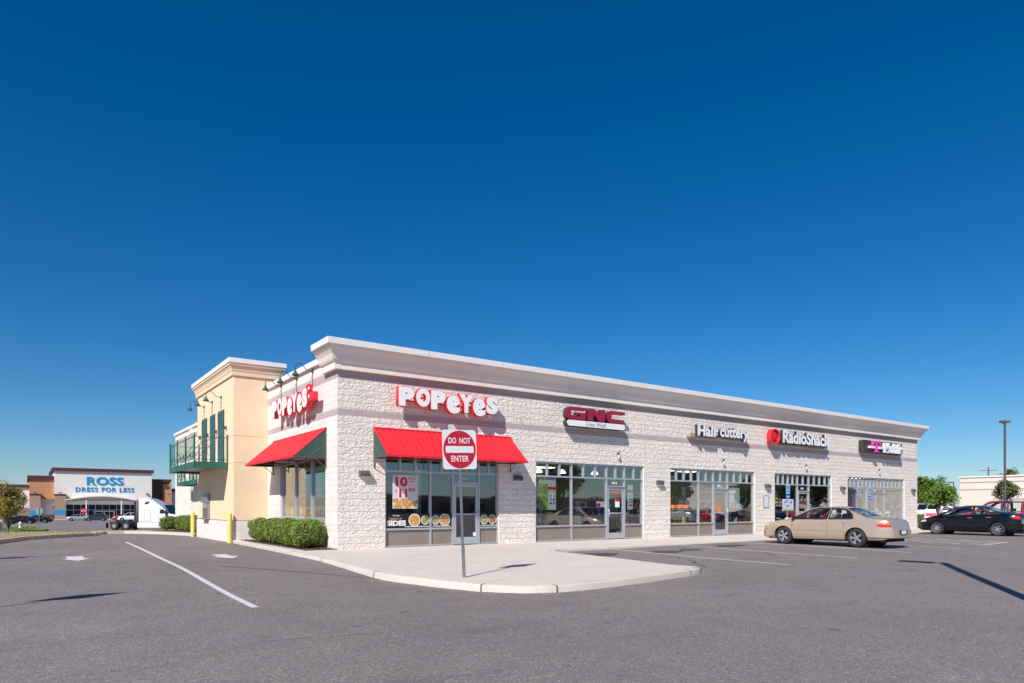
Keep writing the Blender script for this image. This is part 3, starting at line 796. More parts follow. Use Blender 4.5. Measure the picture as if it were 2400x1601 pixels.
# yellow rendered tower on the drive-through side
TX, TY0, TY1 = -1.31, 7.5, 14.38
mb = MB(); mb.box(TX, .72, TY0, TY1, 1.0, 6.9); tw = build(mb, 'tower', 'stucco_yellow', bld)
mb = MB(); mb.box(TX-.03, .0, TY0-.03, TY1+.02, -.1, 0.985); build(mb, 'tower_base', 'block_smooth', bld)
mb = MB(); mb.box(TX-.035, .0, TY0-.035, TY1+.025, 0.985, 1.0); build(mb, 'flashing', 'bronze', bld)
def sweep_box(mb, prof_):
    m = len(prof_)
    x0_, x1_, ya, yb = TX, .45, TY0, TY1
    st = [lambda p: (x0_-p, ya-p), lambda p: (x1_+p, ya-p), lambda p: (x1_+p, yb+p), lambda p: (x0_-p, yb+p)]
    vs = [(*f(p), z) for f in st for p, z in prof_]
    mb.add(vs, [(i*m+j, i*m+(j+1) % m, ((i+1) % 4)*m+(j+1) % m, ((i+1) % 4)*m+j) for i in range(4) for j in range(m)])
mb = MB(); sweep_box(mb, [(0, 6.66), (.06, 6.66), (.07, 6.80), (.09, 6.83), (.11, 6.92), (.15, 7.0), (.19, 7.04), (.20, 7.12), (0, 7.12)]); build(mb, 'cornice', 'stucco_yellow', tw)
mb = MB(); mb.box(TX-.23, .68, TY0-.23, TY1+.23, 7.12, 7.30); build(mb, 'parapet_cap', 'cap_white', tw, bevel=.01)
mb = MB()
for z in (3.26, 4.32): mb.box(TX-.002, .69, TY0-.002, TY1-.1, z-.008, z+.008)
build(mb, 'render_joint', 'tan_wall', tw)
for a, b in ((12.25, 13.18), (10.64, 11.48), (9.01, 9.98)):
    mb = MB()
    mb.box(TX-.04, TX+.02, a, b, 3.3, 5.5)
    f = build(mb, 'window', 'green_dark', tw)
    mid = (a+b)/2
    for q0, q1 in ((a+.04, mid-.02), (mid+.02, b-.04)):
        m2 = MB(); m2.box(TX-.06, TX-.04, q0, q1, 3.36, 5.44)
        for i in range(26):
            zz = 3.42+i*.077; m2.add([(TX-.06, q0+.04, zz), (TX-.06, q1-.04, zz), (TX-.085, q1-.04, zz+.02), (TX-.085, q0+.04, zz+.02), (TX-.06, q0+.04, zz+.055), (TX-.06, q1-.04, zz+.055)], [(0, 1, 2, 3), (3, 2, 5, 4)])
        build(m2, 'shutter', 'shutter_teal', f)
# drive-through service window
mb = MB(); mb.box(TX-.10, TX, 11.65, 12.75, 1.0, 2.12); sv = build(mb, 'service_window', 'galvanised', tw, bevel=.01)
build(MB().box(TX-.112, TX-.10, 11.72, 12.68, 1.06, 1.72), 'pane', 'car_glass', sv)
build(MB().box(TX-.17, TX-.10, 11.6, 12.8, 1.74, 2.06), 'hood', 'galvanised', sv)
build(MB().box(TX-.24, TX-.10, 11.7, 12.7, 1.0, 1.05), 'shelf', 'galvanised', sv)
# far gooseneck bays: projecting pier shadows on the rear part
mb = MB(); mb.box(-.09, -.002, 22.6, 23.2, .2, 6.1); build(mb, 'pilaster', 'block_smooth', bld)

# ---------------------------------------------------------------- awnings
def awning(label, P, u0, u1, ins):
    """P(u, out, z): u along wall, out = distance from the wall"""
    e = empty('awning', P((u0+u1)/2, 0, 3.1), 0, label, 'awning', 'red metal awnings on the corner shop')
    O = Vector(e.location)
    Q = lambda u, w, z: tuple(Vector(P(u, w, z)) - O)
    zt, ze, out = 4.05, 3.13, 1.08
    mb = MB(); n = int((u1-u0)/0.2)
    for i in range(n):
        a = u0+(u1-u0)*i/n; b = u0+(u1-u0)*(i+1)/n; r = .034
        sec = [(a, 0), (a+(b-a)*.07, r), (a+(b-a)*.17, r), (a+(b-a)*.24, 0), (b, 0)]
        for (p, h), (q, k) in zip(sec, sec[1:]):
            mb.quad(Q(p, .0+.03, zt+h), Q(q, .03, zt+k), Q(q, out, ze+k), Q(p, out, ze+h))
            mb.quad(Q(p, .03, zt+h-.012), Q(q, .03, zt+k-.012), Q(q, out, ze+k-.012), Q(p, out, ze+h-.012))
        mb.quad(Q(a, out, ze-.012), Q(b, out, ze-.012), Q(b, out, ze), Q(a, out, ze))
    build(mb, 'roof_panel', 'red_metal', e, recalc=False)
    mb = MB()
    vs = [Q(u0-.01, -.0+.005, zt-.02), Q(u1+.01, .005, zt-.02), Q(u1+.01, .05, zt-.02), Q(u0-.01, .05, zt-.02), Q(u0-.01, .005, zt+.05), Q(u1+.01, .005, zt+.05), Q(u1+.01, .06, zt+.035), Q(u0-.01, .06, zt+.035)]
    mb.add(vs, [(0, 3, 2, 1), (4, 5, 6, 7), (0, 1, 5, 4), (1, 2, 6, 5), (2, 3, 7, 6), (3, 0, 4, 7)])
    vs = [Q(u0-.01, out-.01, ze-.05), Q(u1+.01, out-.01, ze-.05), Q(u1+.01, out+.012, ze-.05), Q(u0-.01, out+.012, ze-.05), Q(u0-.01, out-.01, ze+.01), Q(u1+.01, out-.01, ze+.01), Q(u1+.01, out+.012, ze+.01), Q(u0-.01, out+.012, ze+.01)]
    mb.add(vs, [(0, 3, 2, 1), (4, 5, 6, 7), (0, 1, 5, 4), (1, 2, 6, 5), (2, 3, 7, 6), (3, 0, 4, 7)])
    build(mb, 'edge_trim', 'red_metal', e)
    for u in (u0, u1):
        s_ = 1 if u == u0 else -1
        mb = MB(); mb.add([Q(u+s_*.01, .01, zt-.03), Q(u+s_*.01, .01, ze-.02), Q(u+s_*.01, out-.05, ze-.02), Q(u+s_*.03, .01, zt-.03), Q(u+s_*.03, .01, ze-.02), Q(u+s_*.03, out-.05, ze-.02)], [(0, 1, 2), (5, 4, 3), (0, 3, 4, 1), (1, 4, 5, 2), (2, 5, 3, 0)])
        build(mb, 'end_panel', 'green_dark', e)
    mb = MB(); k = 4
    for i in range(k):
        u = u0+.015+(u1-u0-.03)*i/(k-1)
        mb.tube([Q(u, .03, zt-.06), Q(u, .03, ze-.35)], .018, 4); mb.tube([Q(u, .03, ze-.03), Q(u, out-.02, ze-.03)], .02, 4); mb.tube([Q(u, .03, ze+.42), Q(u, out*.55, ze-.03)], .014, 4); mb.tube([Q(u, .03, ze-.34), Q(u, .38, ze-.04)], .013, 4)
    mb.tube([Q(u0, out-.03, ze-.03), Q(u1, out-.03, ze-.03)], .02, 4); mb.tube([Q(u0, .04, ze-.03), Q(u1, .04, ze-.03)], .02, 4)
    build(mb, 'bracket_frame', 'bronze', e)
    return e
awning('red metal awning over the glass entrance on the long front wall', lambda u, w, z: (u, -w, z), 1.19, 6.58, 0)
awning('red ribbed awning over the side window above the clipped hedge', lambda u, w, z: (-w, u, z), 0.93, 6.66, 0)

# ---------------------------------------------------------------- shop signs
def letters_sign(label, cat_group, spec, Mf, depth, mats, h0):
    pass
POPE = [('P', 1.90, 2.47, 4.80, 5.42, 0), ('O', 2.53, 3.05, 4.83, 5.44, 0), ('P', 3.08, 3.64, 4.78, 5.42, 0), ('e', 3.68, 4.21, 4.70, 5.32, 0), ('Y', 4.17, 4.74, 4.76, 5.40, 0), ('e', 4.73, 5.25, 4.69, 5.31, 0), ('S', 5.28, 5.76, 4.80, 5.42, 0)]
def popeyes(label, M_of, u_of, extra):
    e = empty('shop_sign', u_of(3.8, 0, 5.1), 0, label, 'shop sign', 'signs over the shops')
    inv = Matrix.Translation(-Vector(e.location))
    for ch, a, b, c, d, _ in POPE:
        me, w = text_mesh(ch, d-c, .16, offset=.075, width=b-a)
        place_text(me, 'letter', ['letter_white', 'red_return'], inv @ M_of(a, c), e)
        me, w = text_mesh(ch, d-c+.03, .15, offset=.085, width=b-a+.03)
        place_text(me, 'letter_rim', ['red_return'], inv @ M_of(a-.015, c-.015, .012), e)
    mb = MB()
    for z in (5.02, 5.16):
        p0 = Vector(u_of(1.95, .10, z)) - Vector(e.location); p1 = Vector(u_of(5.7, .10, z)) - Vector(e.location)
        mb.tube([p0, p1], .03, 4)
    for u in (2.3, 3.3, 4.4, 5.4):
        mb.tube([Vector(u_of(u, 0, 5.09))-Vector(e.location), Vector(u_of(u, .24, 5.09))-Vector(e.location)], .02, 4)
    build(mb, 'mounting_rail', 'red_return', e)
    if extra:
        lo = Vector(e.location)
        bx = MB(); 
        def bb(u0, u1, z0, z1, w0, w1, mbb):
            p = Vector(u_of(u0, w0, z0))-lo; q = Vector(u_of(u1, w1, z1))-lo
            mbb.box(p.x, q.x, p.y, q.y, p.z, q.z)
        bb(5.80, 6.35, 4.95, 5.22, .22, .38, bx); bb(5.62, 5.86, 5.22, 5.52, .22, .38, bx)
        build(bx, 'backing_panel', 'red_return', e, bevel=.02)
        for z in (5.36, 5.10):
            m2 = MB(); p = Vector(u_of(5.92, .375, z))-lo
            m2.lathe([(.055, 0), (.055, .03)], 16, 'x', (p.x-.02, p.y, p.z)); build(m2, 'dot', 'letter_white', e)
    return e
popeyes('white and red POPEYES letters above the awning on the long front wall', lambda x, z, back=0: M_front(x, -.39+back, z), lambda u, w, z: (u, -w, z), False)
popeyes('white and red POPEYES letters on the side wall beneath three gooseneck lamps', lambda x, z, back=0: M_side(-.39+back, 7.45-x*1.0, z+.03), lambda u, w, z: (-w, 7.45-u, z+.03), True)

def raceway_letters(e, body, x0, x1, z0, z1, y, mats, depth=.12, offset=.03, split=True, spacing=1.0, name='letter'):
    """each letter its own mesh: the word is laid out once and then cut by letter"""
    me, w = text_mesh(body, z1-z0, depth, offset=offset, width=x1-x0, spacing=spacing)
    bm = bmesh.new(); bm.from_mesh(me)
    seen = set(); isl_ = []
    bm.verts.ensure_lookup_table()
    for v in bm.verts:
        if v.index in seen: continue
        st = [v]; comp = []; seen.add(v.index)
        while st:
            q = st.pop(); comp.append(q.index)
            for ed in q.link_edges:
                o_ = ed.other_vert(q)
                if o_.index not in seen: seen.add(o_.index); st.append(o_)
        xs = [me.vertices[i].co.x for i in comp]
        isl_.append([min(xs), max(xs), comp])
    bm.free()
    isl_.sort(key=lambda t: t[0]); groups = []
    for a, b, c in isl_:
        if groups and a < groups[-1][1] - 0.45*(b-a): groups[-1][1] = max(b, groups[-1][1]); groups[-1][2] += c
        else: groups.append([a, b, list(c)])
    lo = Vector(e.location)
    for a, b, comp in groups:
        cs = set(comp); idx = {v: i for i, v in enumerate(comp)}
        vs = [me.vertices[i].co[:] for i in comp]; fs = [tuple(idx[i] for i in p.vertices) for p in me.polygons if p.vertices[0] in cs]
        m2 = bpy.data.meshes.new(name); m2.from_pydata(vs, [], fs); m2.update()
        place_text(m2, name, mats, Matrix.Translation(-lo) @ M_front(x0, y, z0), e)
    bpy.data.meshes.remove(me)
def rel(e, x, y, z): return (x-e.location.x, y-e.location.y, z-e.location.z)
def rbox(mb, e, x0, x1, y0, y1, z0, z1):
    l = e.location; return mb.box(x0-l.x, x1-l.x, y0-l.y, y1-l.y, z0-l.z, z1-l.z)
# GNC: hand-drawn slanted slab letters
e = empty('shop_sign', (10.5, 0, 5.0), 0, 'crimson GNC letters over a white capsule reading Live Well', 'shop sign', 'signs over the shops')
def poly_letter(e, outline, hole, x, z, sx, sz, y, d, mats, shear=.0, name='letter'):
    mb = MB(); l = e.location
    T_ = lambda p, yy: (x+p[0]*sx+shear*p[1]*sz-l.x, yy-l.y, z+p[1]*sz-l.z)
    n_ = len(outline)
    mb.add([T_(p, y) for p in outline] + [T_(p, y+d) for p in outline], [(i, (i+1) % n_, (i+1) % n_+n_, i+n_) for i in range(n_)], 1)
    bm = bmesh.new(); vv = [bm.verts.new(T_(p, y)) for p in outline]; f = bm.faces.new(vv); bm.normal_update(); bmesh.ops.triangulate(bm, faces=[f])
    bm.verts.index_update(); o_ = len(mb.v); mb.v += [v.co[:] for v in bm.verts]
    for f in bm.faces: mb.f.append(tuple(o_+v.index for v in f.verts)); mb.m.append(0)
    bm.free()
    return build(mb, name, mats, e, recalc=False)
def arc(cx, cy, rx, ry, a0, a1, n=8): return [(cx+rx*math.cos(R(a0+(a1-a0)*i/n)), cy+ry*math.sin(R(a0+(a1-a0)*i/n))) for i in range(n+1)]
Gout = [(1, 1)] + arc(.22, .6, .22, .4, 90, 180, 6) + arc(.22, .4, .22, .4, 180, 270, 6) + [(.97, 0), (.97, .58), (.52, .58), (.52, .40), (.70, .40), (.70, .24)] + arc(.34, .42, .1, .18, 270, 180, 4) + arc(.34, .58, .1, .18, 180, 90, 4) + [(1, .76)]
Cout = [(1, 1)] + arc(.22, .6, .22, .4, 90, 180, 6) + arc(.22, .4, .22, .4, 180, 270, 6) + [(1, 0), (1, .24)] + arc(.34, .42, .1, .18, 270, 180, 4) + arc(.34, .58, .1, .18, 180, 90, 4) + [(1, .76)]
Nout = [(0, 0), (0, 1), (.36, 1), (.70, .42), (.70, 1), (1, 1), (1, 0), (.66, 0), (.30, .6), (.30, 0)]
for outl, x0, x1 in ((Gout, 8.92, 10.0), (Nout, 10.06, 11.0), (Cout, 11.07, 12.08)):
    poly_letter(e, outl, None, x0, 4.92, x1-x0-.05, .48, -.36, .2, ['crimson', 'dark_return'], shear=.12)
def capsule(mb, x0, x1, z0, z1, y0, y1, e, mi=0):
    r = (z1-z0)/2; cz = (z0+z1)/2; l = e.location
    pts = [(x0+r+r*math.cos(a), cz+r*math.sin(a)) for a in [R(90+180*i/8) for i in range(9)]] + [(x1-r+r*math.cos(a), cz+r*math.sin(a)) for a in [R(-90+180*i/8) for i in range(9)]]
    mb.prism([(p[0]-l.x, p[1]-l.z) for p in pts], 'y', y0-l.y, y1-l.y, mi)
mb = MB(); capsule(mb, 8.98, 12.10, 4.64, 4.90, -.345, -.12, e); build(mb, 'capsule_case', 'dark_return', e)
mb = MB(); capsule(mb, 9.0, 12.08, 4.66, 4.885, -.36, -.346, e); cp_ = build(mb, 'capsule_face', 'letter_white', e)
mb = MB(); rbox(mb, e, 9.1, 12.0, -.16, 0, 4.72, 5.1); build(mb, 'raceway', 'raceway', e)
me, w = text_mesh('Live Well.', .17, .006, offset=.0, width=1.1); place_text(me, 'lettering', ['dark_return'], Matrix.Translation(-e.location) @ M_front(9.98, -.361, 4.69), e)
# hair salon
e = empty('shop_sign', (18.4, 0, 5.0), 0, 'white Hair cuttery letters with black sides on a tan raceway', 'shop sign', 'signs over the shops')
raceway_letters(e, 'Hair', 16.55, 18.0, 4.72, 5.22, -.40, ['letter_white', 'dark_return'], .15, .035)
raceway_letters(e, 'cuttery', 18.12, 20.25, 4.62, 5.22, -.40, ['letter_white', 'dark_return'], .15, .035)
mb = MB(); rbox(mb, e, 16.25, 20.35, -.24, 0, 4.68, 4.84); build(mb, 'raceway', 'raceway', e)
# radio shop
e = empty('shop_sign', (24.6, 0, 5.0), 0, 'round red R badge and white RadioShack letters on black', 'shop sign', 'signs over the shops')
l = e.location
mb = MB(); c0 = (22.42-l.x, 0, 5.03-l.z)
mb.lathe([(.36, -.42), (.39, -.42), (.39, -.16), (.33, -.16), (.33, -.30), (.33, -.42), (.36, -.42)], 36, 'y', (c0[0], 0, c0[2]), caps=False); 
build(mb, 'badge_ring', 'red_return', e, smooth=True, autos=40)
mb = MB(); mb.lathe([(.35, -.31), (.35, -.26)], 36, 'y', (c0[0], 0, c0[2])); build(mb, 'badge_face', 'sign_red', e)
mb = MB(); mb.lathe([(.25, -.325), (.25, -.311)], 30, 'y', (c0[0], 0, c0[2])); build(mb, 'badge_disc', 'dark_return', e)
me, w = text_mesh('R', .40, .05, offset=.03); place_text(me, 'letter', ['red_return', 'red_return'], Matrix.Translation(-l) @ M_front(22.42-w/2, -.39, 4.85), e)
raceway_letters(e, 'RadioShack', 23.05, 27.4, 4.76, 5.42, -.40, ['letter_white', 'dark_return'], .16, .04)
mb = MB(); rbox(mb, e, 22.98, 27.3, -.26, -.02, 4.74, 5.24); build(mb, 'backing_panel', 'dark_return', e)
mb = MB(); rbox(mb, e, 22.6, 27.2, -.20, 0, 4.66, 4.76); build(mb, 'raceway', 'raceway', e)
# phone shop: magenta serif T between bars, white word, dark box
e = empty('shop_sign', (33.4, 0, 5.0), 0, 'magenta T and white Mobile letters on a dark box near the far corner', 'shop sign', 'signs over the shops')
mb = MB(); rbox(mb, e, 31.1, 35.6, -.30, 0, 4.68, 5.38); build(mb, 'sign_box', 'dark_return', e)
Tout = [(.30, 0), (.30, .08), (.42, .12), (.42, .88), (.22, .84), (.10, .62), (.03, .62), (.06, 1), (.94, 1), (.97, .62), (.90, .62), (.78, .84), (.58, .88), (.58, .12), (.70, .08), (.70, 0)]
poly_letter(e, Tout, None, 31.85, 4.72, .95, .62, -.46, .14, ['magenta', 'magenta'])
for a, b in ((31.55, 32.12), (32.52, 33.15)):
    mb = MB(); rbox(mb, e, a, b, -.44, -.32, 4.93, 5.06); build(mb, 'bar', 'letter_white', e)
raceway_letters(e, 'Mobile', 33.2, 35.55, 4.74, 5.32, -.45, ['letter_white', 'letter_white'], .13, .05)

# ---------------------------------------------------------------- wall fittings
def gooseneck(loc, out, label):
    e = empty('gooseneck_lamp', loc, 0, label, 'wall lamp', 'green gooseneck lamps over the drive-through side')
    mb = MB(); mb.lathe([(.065, 0), (.06, -.04)], 16, 'x'); mb.tube([(-.02, 0, -.05), (-.02, .0, -.52)], .010, 6); build(mb, 'wall_plate', 'green_dark', e, smooth=True, autos=40)
    pts = [(-.02, 0, 0), (-.14, 0, .0), (-.23, 0, .03), (-.30, 0, .11), (-.38, 0, .20), (-.47, 0, .23), (-.56, 0, .19), (-.60, 0, .10), (-.60, 0, -.02)]
    mb = MB(); mb.tube(pts, .014, 8); build(mb, 'arm', 'green_dark', e, smooth=True)
    mb = MB(); mb.lathe([(.026, .0), (.035, -.05), (.05, -.09), (.125, -.20), (.12, -.205), (.04, -.10)], 20, 'z', (-.60, 0, 0), caps=False); build(mb, 'lamp_shade', 'green_dark', e, smooth=True, autos=40)
    return e
L3 = ['nearest the corner', 'in the middle', 'farthest from the corner']
for i, y in enumerate((2.22, 3.88, 5.70)): gooseneck((0, y, 6.1), 1, 'green gooseneck lamp over the side wall sign, ' + L3[i])
for i, y in enumerate((9.50, 11.16, 12.82)): gooseneck((TX, y, 6.06), 1, 'green gooseneck lamp high on the yellow tower, ' + L3[i] + ' of the shop')
WL = ['left of the shaded entrance glass', 'in the awning shadow right of the entrance', 'right of the GNC window', 'left of the RadioShack window above the notice', 'between the RadioShack and Mobile windows', 'beside the far right corner']
for i, x in enumerate((0.86, 6.88, 14.48, 22.27, 29.28, 37.6)):
    e = empty('wall_light', (x, 0, 2.6), 0, 'bronze box wall light ' + WL[i], 'wall light', 'bronze wall lights on the front wall')
    mb = MB(); mb.prism([(-.0, -.11), (-.16, -.10), (-.18, -.02), (-.13, .07), (0, .09)], 'x', -.17, .17); build(mb, 'housing', 'bronze', e, bevel=.01)
    mb = MB(); mb.box(-.13, .13, -.15, -.03, -.118, -.108); build(mb, 'lens', 'poster_pale', e)
DL = ['GNC door', 'Hair cuttery door', 'RadioShack door', 'Mobile door']
for i, x in enumerate((12.02, 18.85, 25.73, 33.42)):
    e = empty('door_light', (x, 0, 3.62), 0, 'small wire-guarded light on the wall above the ' + DL[i], 'door light', 'small lights above the doors')
    mb = MB(); mb.box(-.055, .055, -.06, 0, .06, .16); build(mb, 'base', 'bronze', e)
    mb = MB(); mb.lathe([(.045, .06), (.05, -.02), (.045, -.10), (.02, -.12)], 12, 'z', (0, -.07, 0)); build(mb, 'globe', 'poster_pale', e, smooth=True)
    mb = MB()
    for k in range(4):
        a = PI/4+k*PI/2; mb.tube([(.055*math.cos(a), -.07+.055*math.sin(a), .06), (.06*math.cos(a), -.07+.06*math.sin(a), -.02), (.03*math.cos(a), -.07+.03*math.sin(a), -.13)], .005, 4)
    build(mb, 'guard', 'bronze', e)
mb = MB(); mb.box(22.0, 22.48, -.012, 0, 1.48, 2.12); nb = build(mb, 'notice_board', 'galvanised')
tag(nb, 'grey notice plate screwed to the wall between Hair cuttery and RadioShack', 'notice')
mb = MB(); mb.box(22.05, 22.43, -.016, -.012, 1.52, 2.08); build(mb, 'notice_face', 'poster_grey', nb)
for i, (t, h) in enumerate((('NOTICE', .055), ('NO LOITERING', .035), ('NO PARKING', .035), ('VIOLATORS TOWED', .03))):
    pass

# ---------------------------------------------------------------- posters and things stuck on the glass
def poster(name, x0, x1, z0, z1, mat, label, y=.131, cat='poster'):
    o = build(MB().box(x0, x1, y, y+.004, z0, z1), name, mat); return tag(o, label, cat)
def food_disc(parent, cx, cz, r, mat, y, rim='cream', sq=1.0):
    mb = MB(); mb.lathe([(r, y-.0015), (r, y+.0005)], 24, 'y', (cx, 0, cz)); build(mb, 'dish', rim, parent)
    mb = MB(); mb.lathe([(r*.86, y-.003), (r*.86, y-.001)], 24, 'y', (cx, 0, cz)); build(mb, 'food', mat, parent)
GY = .104                                           # just outside the pane
p = poster('price_poster', 1.92, 2.85, 1.47, 2.58, 'poster_grey', 'white poster with red 10 pcs price over fried chicken in the entrance window', GY)
yy = GY-.004
lettering('10', 'lettering', ['letter_red'], M_front(2.02, yy, 2.20), .32, .004, p, offset=.05, width=.44)
lettering('PCS', 'lettering', ['letter_red'], M_front(2.50, yy, 2.43), .09, .004, p, offset=.01, width=.26)
lettering('CHICKEN', 'lettering', ['letter_red'], M_front(2.52, yy, 2.35), .04, .004, p, offset=.01, width=.22)
lettering('$', 'lettering', ['letter_red'], M_front(2.02, yy, 2.0), .11, .004, p, offset=.0)
lettering('11', 'lettering', ['letter_white'], M_front(2.125, yy+.001, 1.80), .36, .004, p, offset=.09, width=.36)
lettering('11', 'lettering', ['letter_red'], M_front(2.15, yy-.003, 1.83), .30, .004, p, offset=.05, width=.30)
lettering('99', 'lettering', ['letter_red'], M_front(2.49, yy, 2.02), .13, .004, p, offset=.02, width=.25)
rnd = random.Random(11)
mb = MB()
for i in range(26):
    cx = rnd.uniform(1.99, 2.78); cz = rnd.uniform(1.53, 1.80-abs(cx-2.38)*.12); r = rnd.uniform(.05, .10); n_ = 9; ph = rnd.uniform(0, 6)
    mb.add([(cx+r*math.cos(ph+2*PI*k/n_)*rnd.uniform(.8, 1.2), yy-.0006*i*.1, cz+r*.8*math.sin(ph+2*PI*k/n_)*rnd.uniform(.8, 1.2)) for k in range(n_)], [tuple(range(n_))], i % 2)
build(mb, 'food_picture', ['food_orange', 'food_pasta'], p, recalc=False)
def side_banner(x0, x1, dishes, label, word=False):
    b = poster('food_banner', x0, x1, .83, 1.30, 'black', label, GY, 'banner')
    yb = GY-.001
    if word:
        lettering('SIDES', 'lettering', ['letter_white'], M_front(1.72, yb-.004, .90), .18, .004, b, offset=.05, width=.68)
        lettering('Signature', 'lettering', ['neon_sticker'] if 'neon_sticker' in MATS else ['food_orange'], M_front(1.78, yb-.004, 1.09), .09, .004, b, offset=.03, width=.46)
        lettering('Try Our', 'lettering', ['letter_white'], M_front(1.92, yb-.004, 1.20), .06, .004, b, offset=.01, width=.26)
    for cx, r, m in dishes: food_disc(b, cx, 1.08, r, m, yb-.001)
    mb = MB(); rr = random.Random(int(x0*100))
    x = max(x0+.02, 2.36 if word else x0+.03)
    while x < x1-.04:
        w = rr.uniform(.02, .07); mb.box(x, x+w, yb-.002, yb, .855, .885); x += w+.018
    build(mb, 'small_print', 'letter_white', b)
    return b
side_banner(1.645, 3.28, [(2.72, .22, 'food_pasta'), (3.12, .155, 'food_green')], 'black SIDES banner with round dishes along the bottom of the left entrance window', True)
side_banner(3.345, 4.155, [(3.52, .165, 'food_green'), (3.88, .21, 'food_orange')], 'black banner with two dishes in the narrow pane left of the entrance door')
side_banner(5.295, 6.05, [(5.5, .17, 'food_green'), (5.86, .17, 'food_brown')], 'black banner with two brown dishes in the pane right of the entrance door')
# things on the glass of the second shop
def flat(name, x0, x1, z0, z1, mat, parent, y): return build(MB().box(x0, x1, y-.003, y, z0, z1), name, mat, parent)
p = poster('window_poster', 7.99, 8.84, 1.42, 2.63, 'poster_pale', 'tall poster with a green field and pale price column in the GNC window', .128)
flat('green_field', 8.0, 8.44, 1.44, 2.42, 'poster_green', p, .127); flat('red_strip', 8.44, 8.88, 2.2, 2.3, 'letter_red', p, .125)
for k in range(3):
    for j in (0, 1): flat('product_spot', 8.53+j*.15, 8.62+j*.15, 1.92-k*.14, 1.99-k*.14, ('ada_blue', 'food_pasta', 'dark_return')[(k+j) % 3], p, .125)
p = poster('window_poster', 12.70, 13.02, 1.42, 2.46, 'poster_pale', 'narrow pale poster with a red strip right of the GNC door', .128)
flat('red_strip', 12.70, 13.04, 2.15, 2.24, 'letter_red', p, .125)
for k in range(4): flat('product_spot', 12.82, 12.94, 1.95-k*.13, 2.02-k*.13, ('poster_green', 'ada_blue', 'food_pasta', 'dark_return')[k], p, .125)
p = poster('window_sticker', 10.95, 11.40, 1.52, 1.76, 'sign_white', 'white and pink sticker low in the middle GNC pane', .128); flat('pink_patch', 10.97, 11.16, 1.54, 1.68, 'red_metal', p, .125)
p = poster('door_notice', 11.95, 12.20, 1.52, 1.87, 'sign_white', 'white door notice with a red head on the GNC door', .085); flat('red_head', 11.95, 12.20, 1.76, 1.87, 'letter_red', p, .084)
lettering('OPEN', 'open_sign', ['neon_red'], M_front(11.72, .16, 2.08), .10, .01, None, offset=.01, width=.6)
tag(bpy.context.scene.collection.objects[-1], 'small red lit OPEN word at the top of the GNC door', 'neon sign')
o = lettering('HAIR CUTTERY', 'neon_sign', ['neon_orange'], M_front(15.28, .19, 1.47), .16, .02, None, offset=.03, width=1.38)
tag(o, 'orange lit lettering low in the left Hair cuttery window', 'neon sign')
mb = MB(); mb.lathe([(.15, .085), (.15, .089)], 28, 'y', (18.66, 0, 1.42)); o = build(mb, 'round_sticker', 'neon_orange'); MATS['sticker_orange'] = pbr('sticker_orange', (.85, .2, .03), .5); o.data.materials[0] = MATS['sticker_orange']
tag(o, 'round orange sticker on the Hair cuttery door', 'sticker')
p = poster('window_poster', 19.52, 20.28, 1.48, 2.45, 'poster_pale', 'pale blue poster of bottles right of the Hair cuttery door', .128)
rnd = random.Random(4)
for k in range(6):
    x = 19.64+.1*k; h = rnd.uniform(.2, .42)
    build(MB().box(x, x+.075, .123, .1255, 1.53, 1.53+h), 'bottle_picture', ('shutter_teal', 'ada_pale', 'ada_blue')[k % 3], p)
for x0, x1, lab in ((15.24, 17.17, 'cream strip across the left Hair cuttery pane'), (17.24, 18.2, 'cream strip across the narrow Hair cuttery pane'), (19.32, 21.28, 'cream strip across the right Hair cuttery pane')):
    tag(build(MB().box(x0, x1, .128, .131, 1.37, 1.44), 'window_strip', 'room_cream'), lab, 'window film')
p = poster('door_sticker', 5.03, 5.13, .50, .63, 'sign_white', 'small white shield sticker at the foot of the entrance door', .088, 'sticker')
p = poster('window_sticker', 25.2, 25.3, 1.0, 1.1, 'sign_white', 'small white sticker on the RadioShack window by the door', .128)
mb = MB()
for k, w in enumerate((.18, .2, .16, .2)): mb.box(26.3, 26.3+w, .128, .131, 1.62-.13*k, 1.68-.13*k)
tag(build(mb, 'opening_hours', 'letter_white'), 'white lines of opening hours on the pane right of the RadioShack door', 'lettering')
# side window: food strip and two hanging posters
def spanel(name, y0, y1, z0, z1, mat, parent=None, x=.128): return build(MB().box(x, x+.003, y0, y1, z0, z1), name, mat, parent)
for (y0, y1, z0, z1, lab, rd) in ((5.0, 5.8, 1.9, 2.98, 'brown food poster in the far pane of the side window', False), (3.17, 3.9, 1.86, 2.93, 'grey lettered poster with a red foot in the middle pane of the side window', True), (1.6, 2.35, 1.83, 2.9, 'grey patterned poster with red foot in the side window pane nearest the corner', True)):
    p = tag(spanel('window_poster', y0, y1, z0, z1, 'poster_photo' if rd else 'food_brown'), lab, 'poster')
    if rd:
        spanel('red_foot', y0-.01, y1+.01, z0, z0+.17, 'red_return', p, .124)
        for k in range(6): spanel('text_line', y0+.1, y1-.1-.05*(k % 2), z0+.28+.1*k, z0+.32+.1*k, 'poster_grey', p, .125)
        build(MB().box(.121, .124, y0+.15, y1-.15, z0+.07, z0+.11), 'small_print', 'letter_white', p)
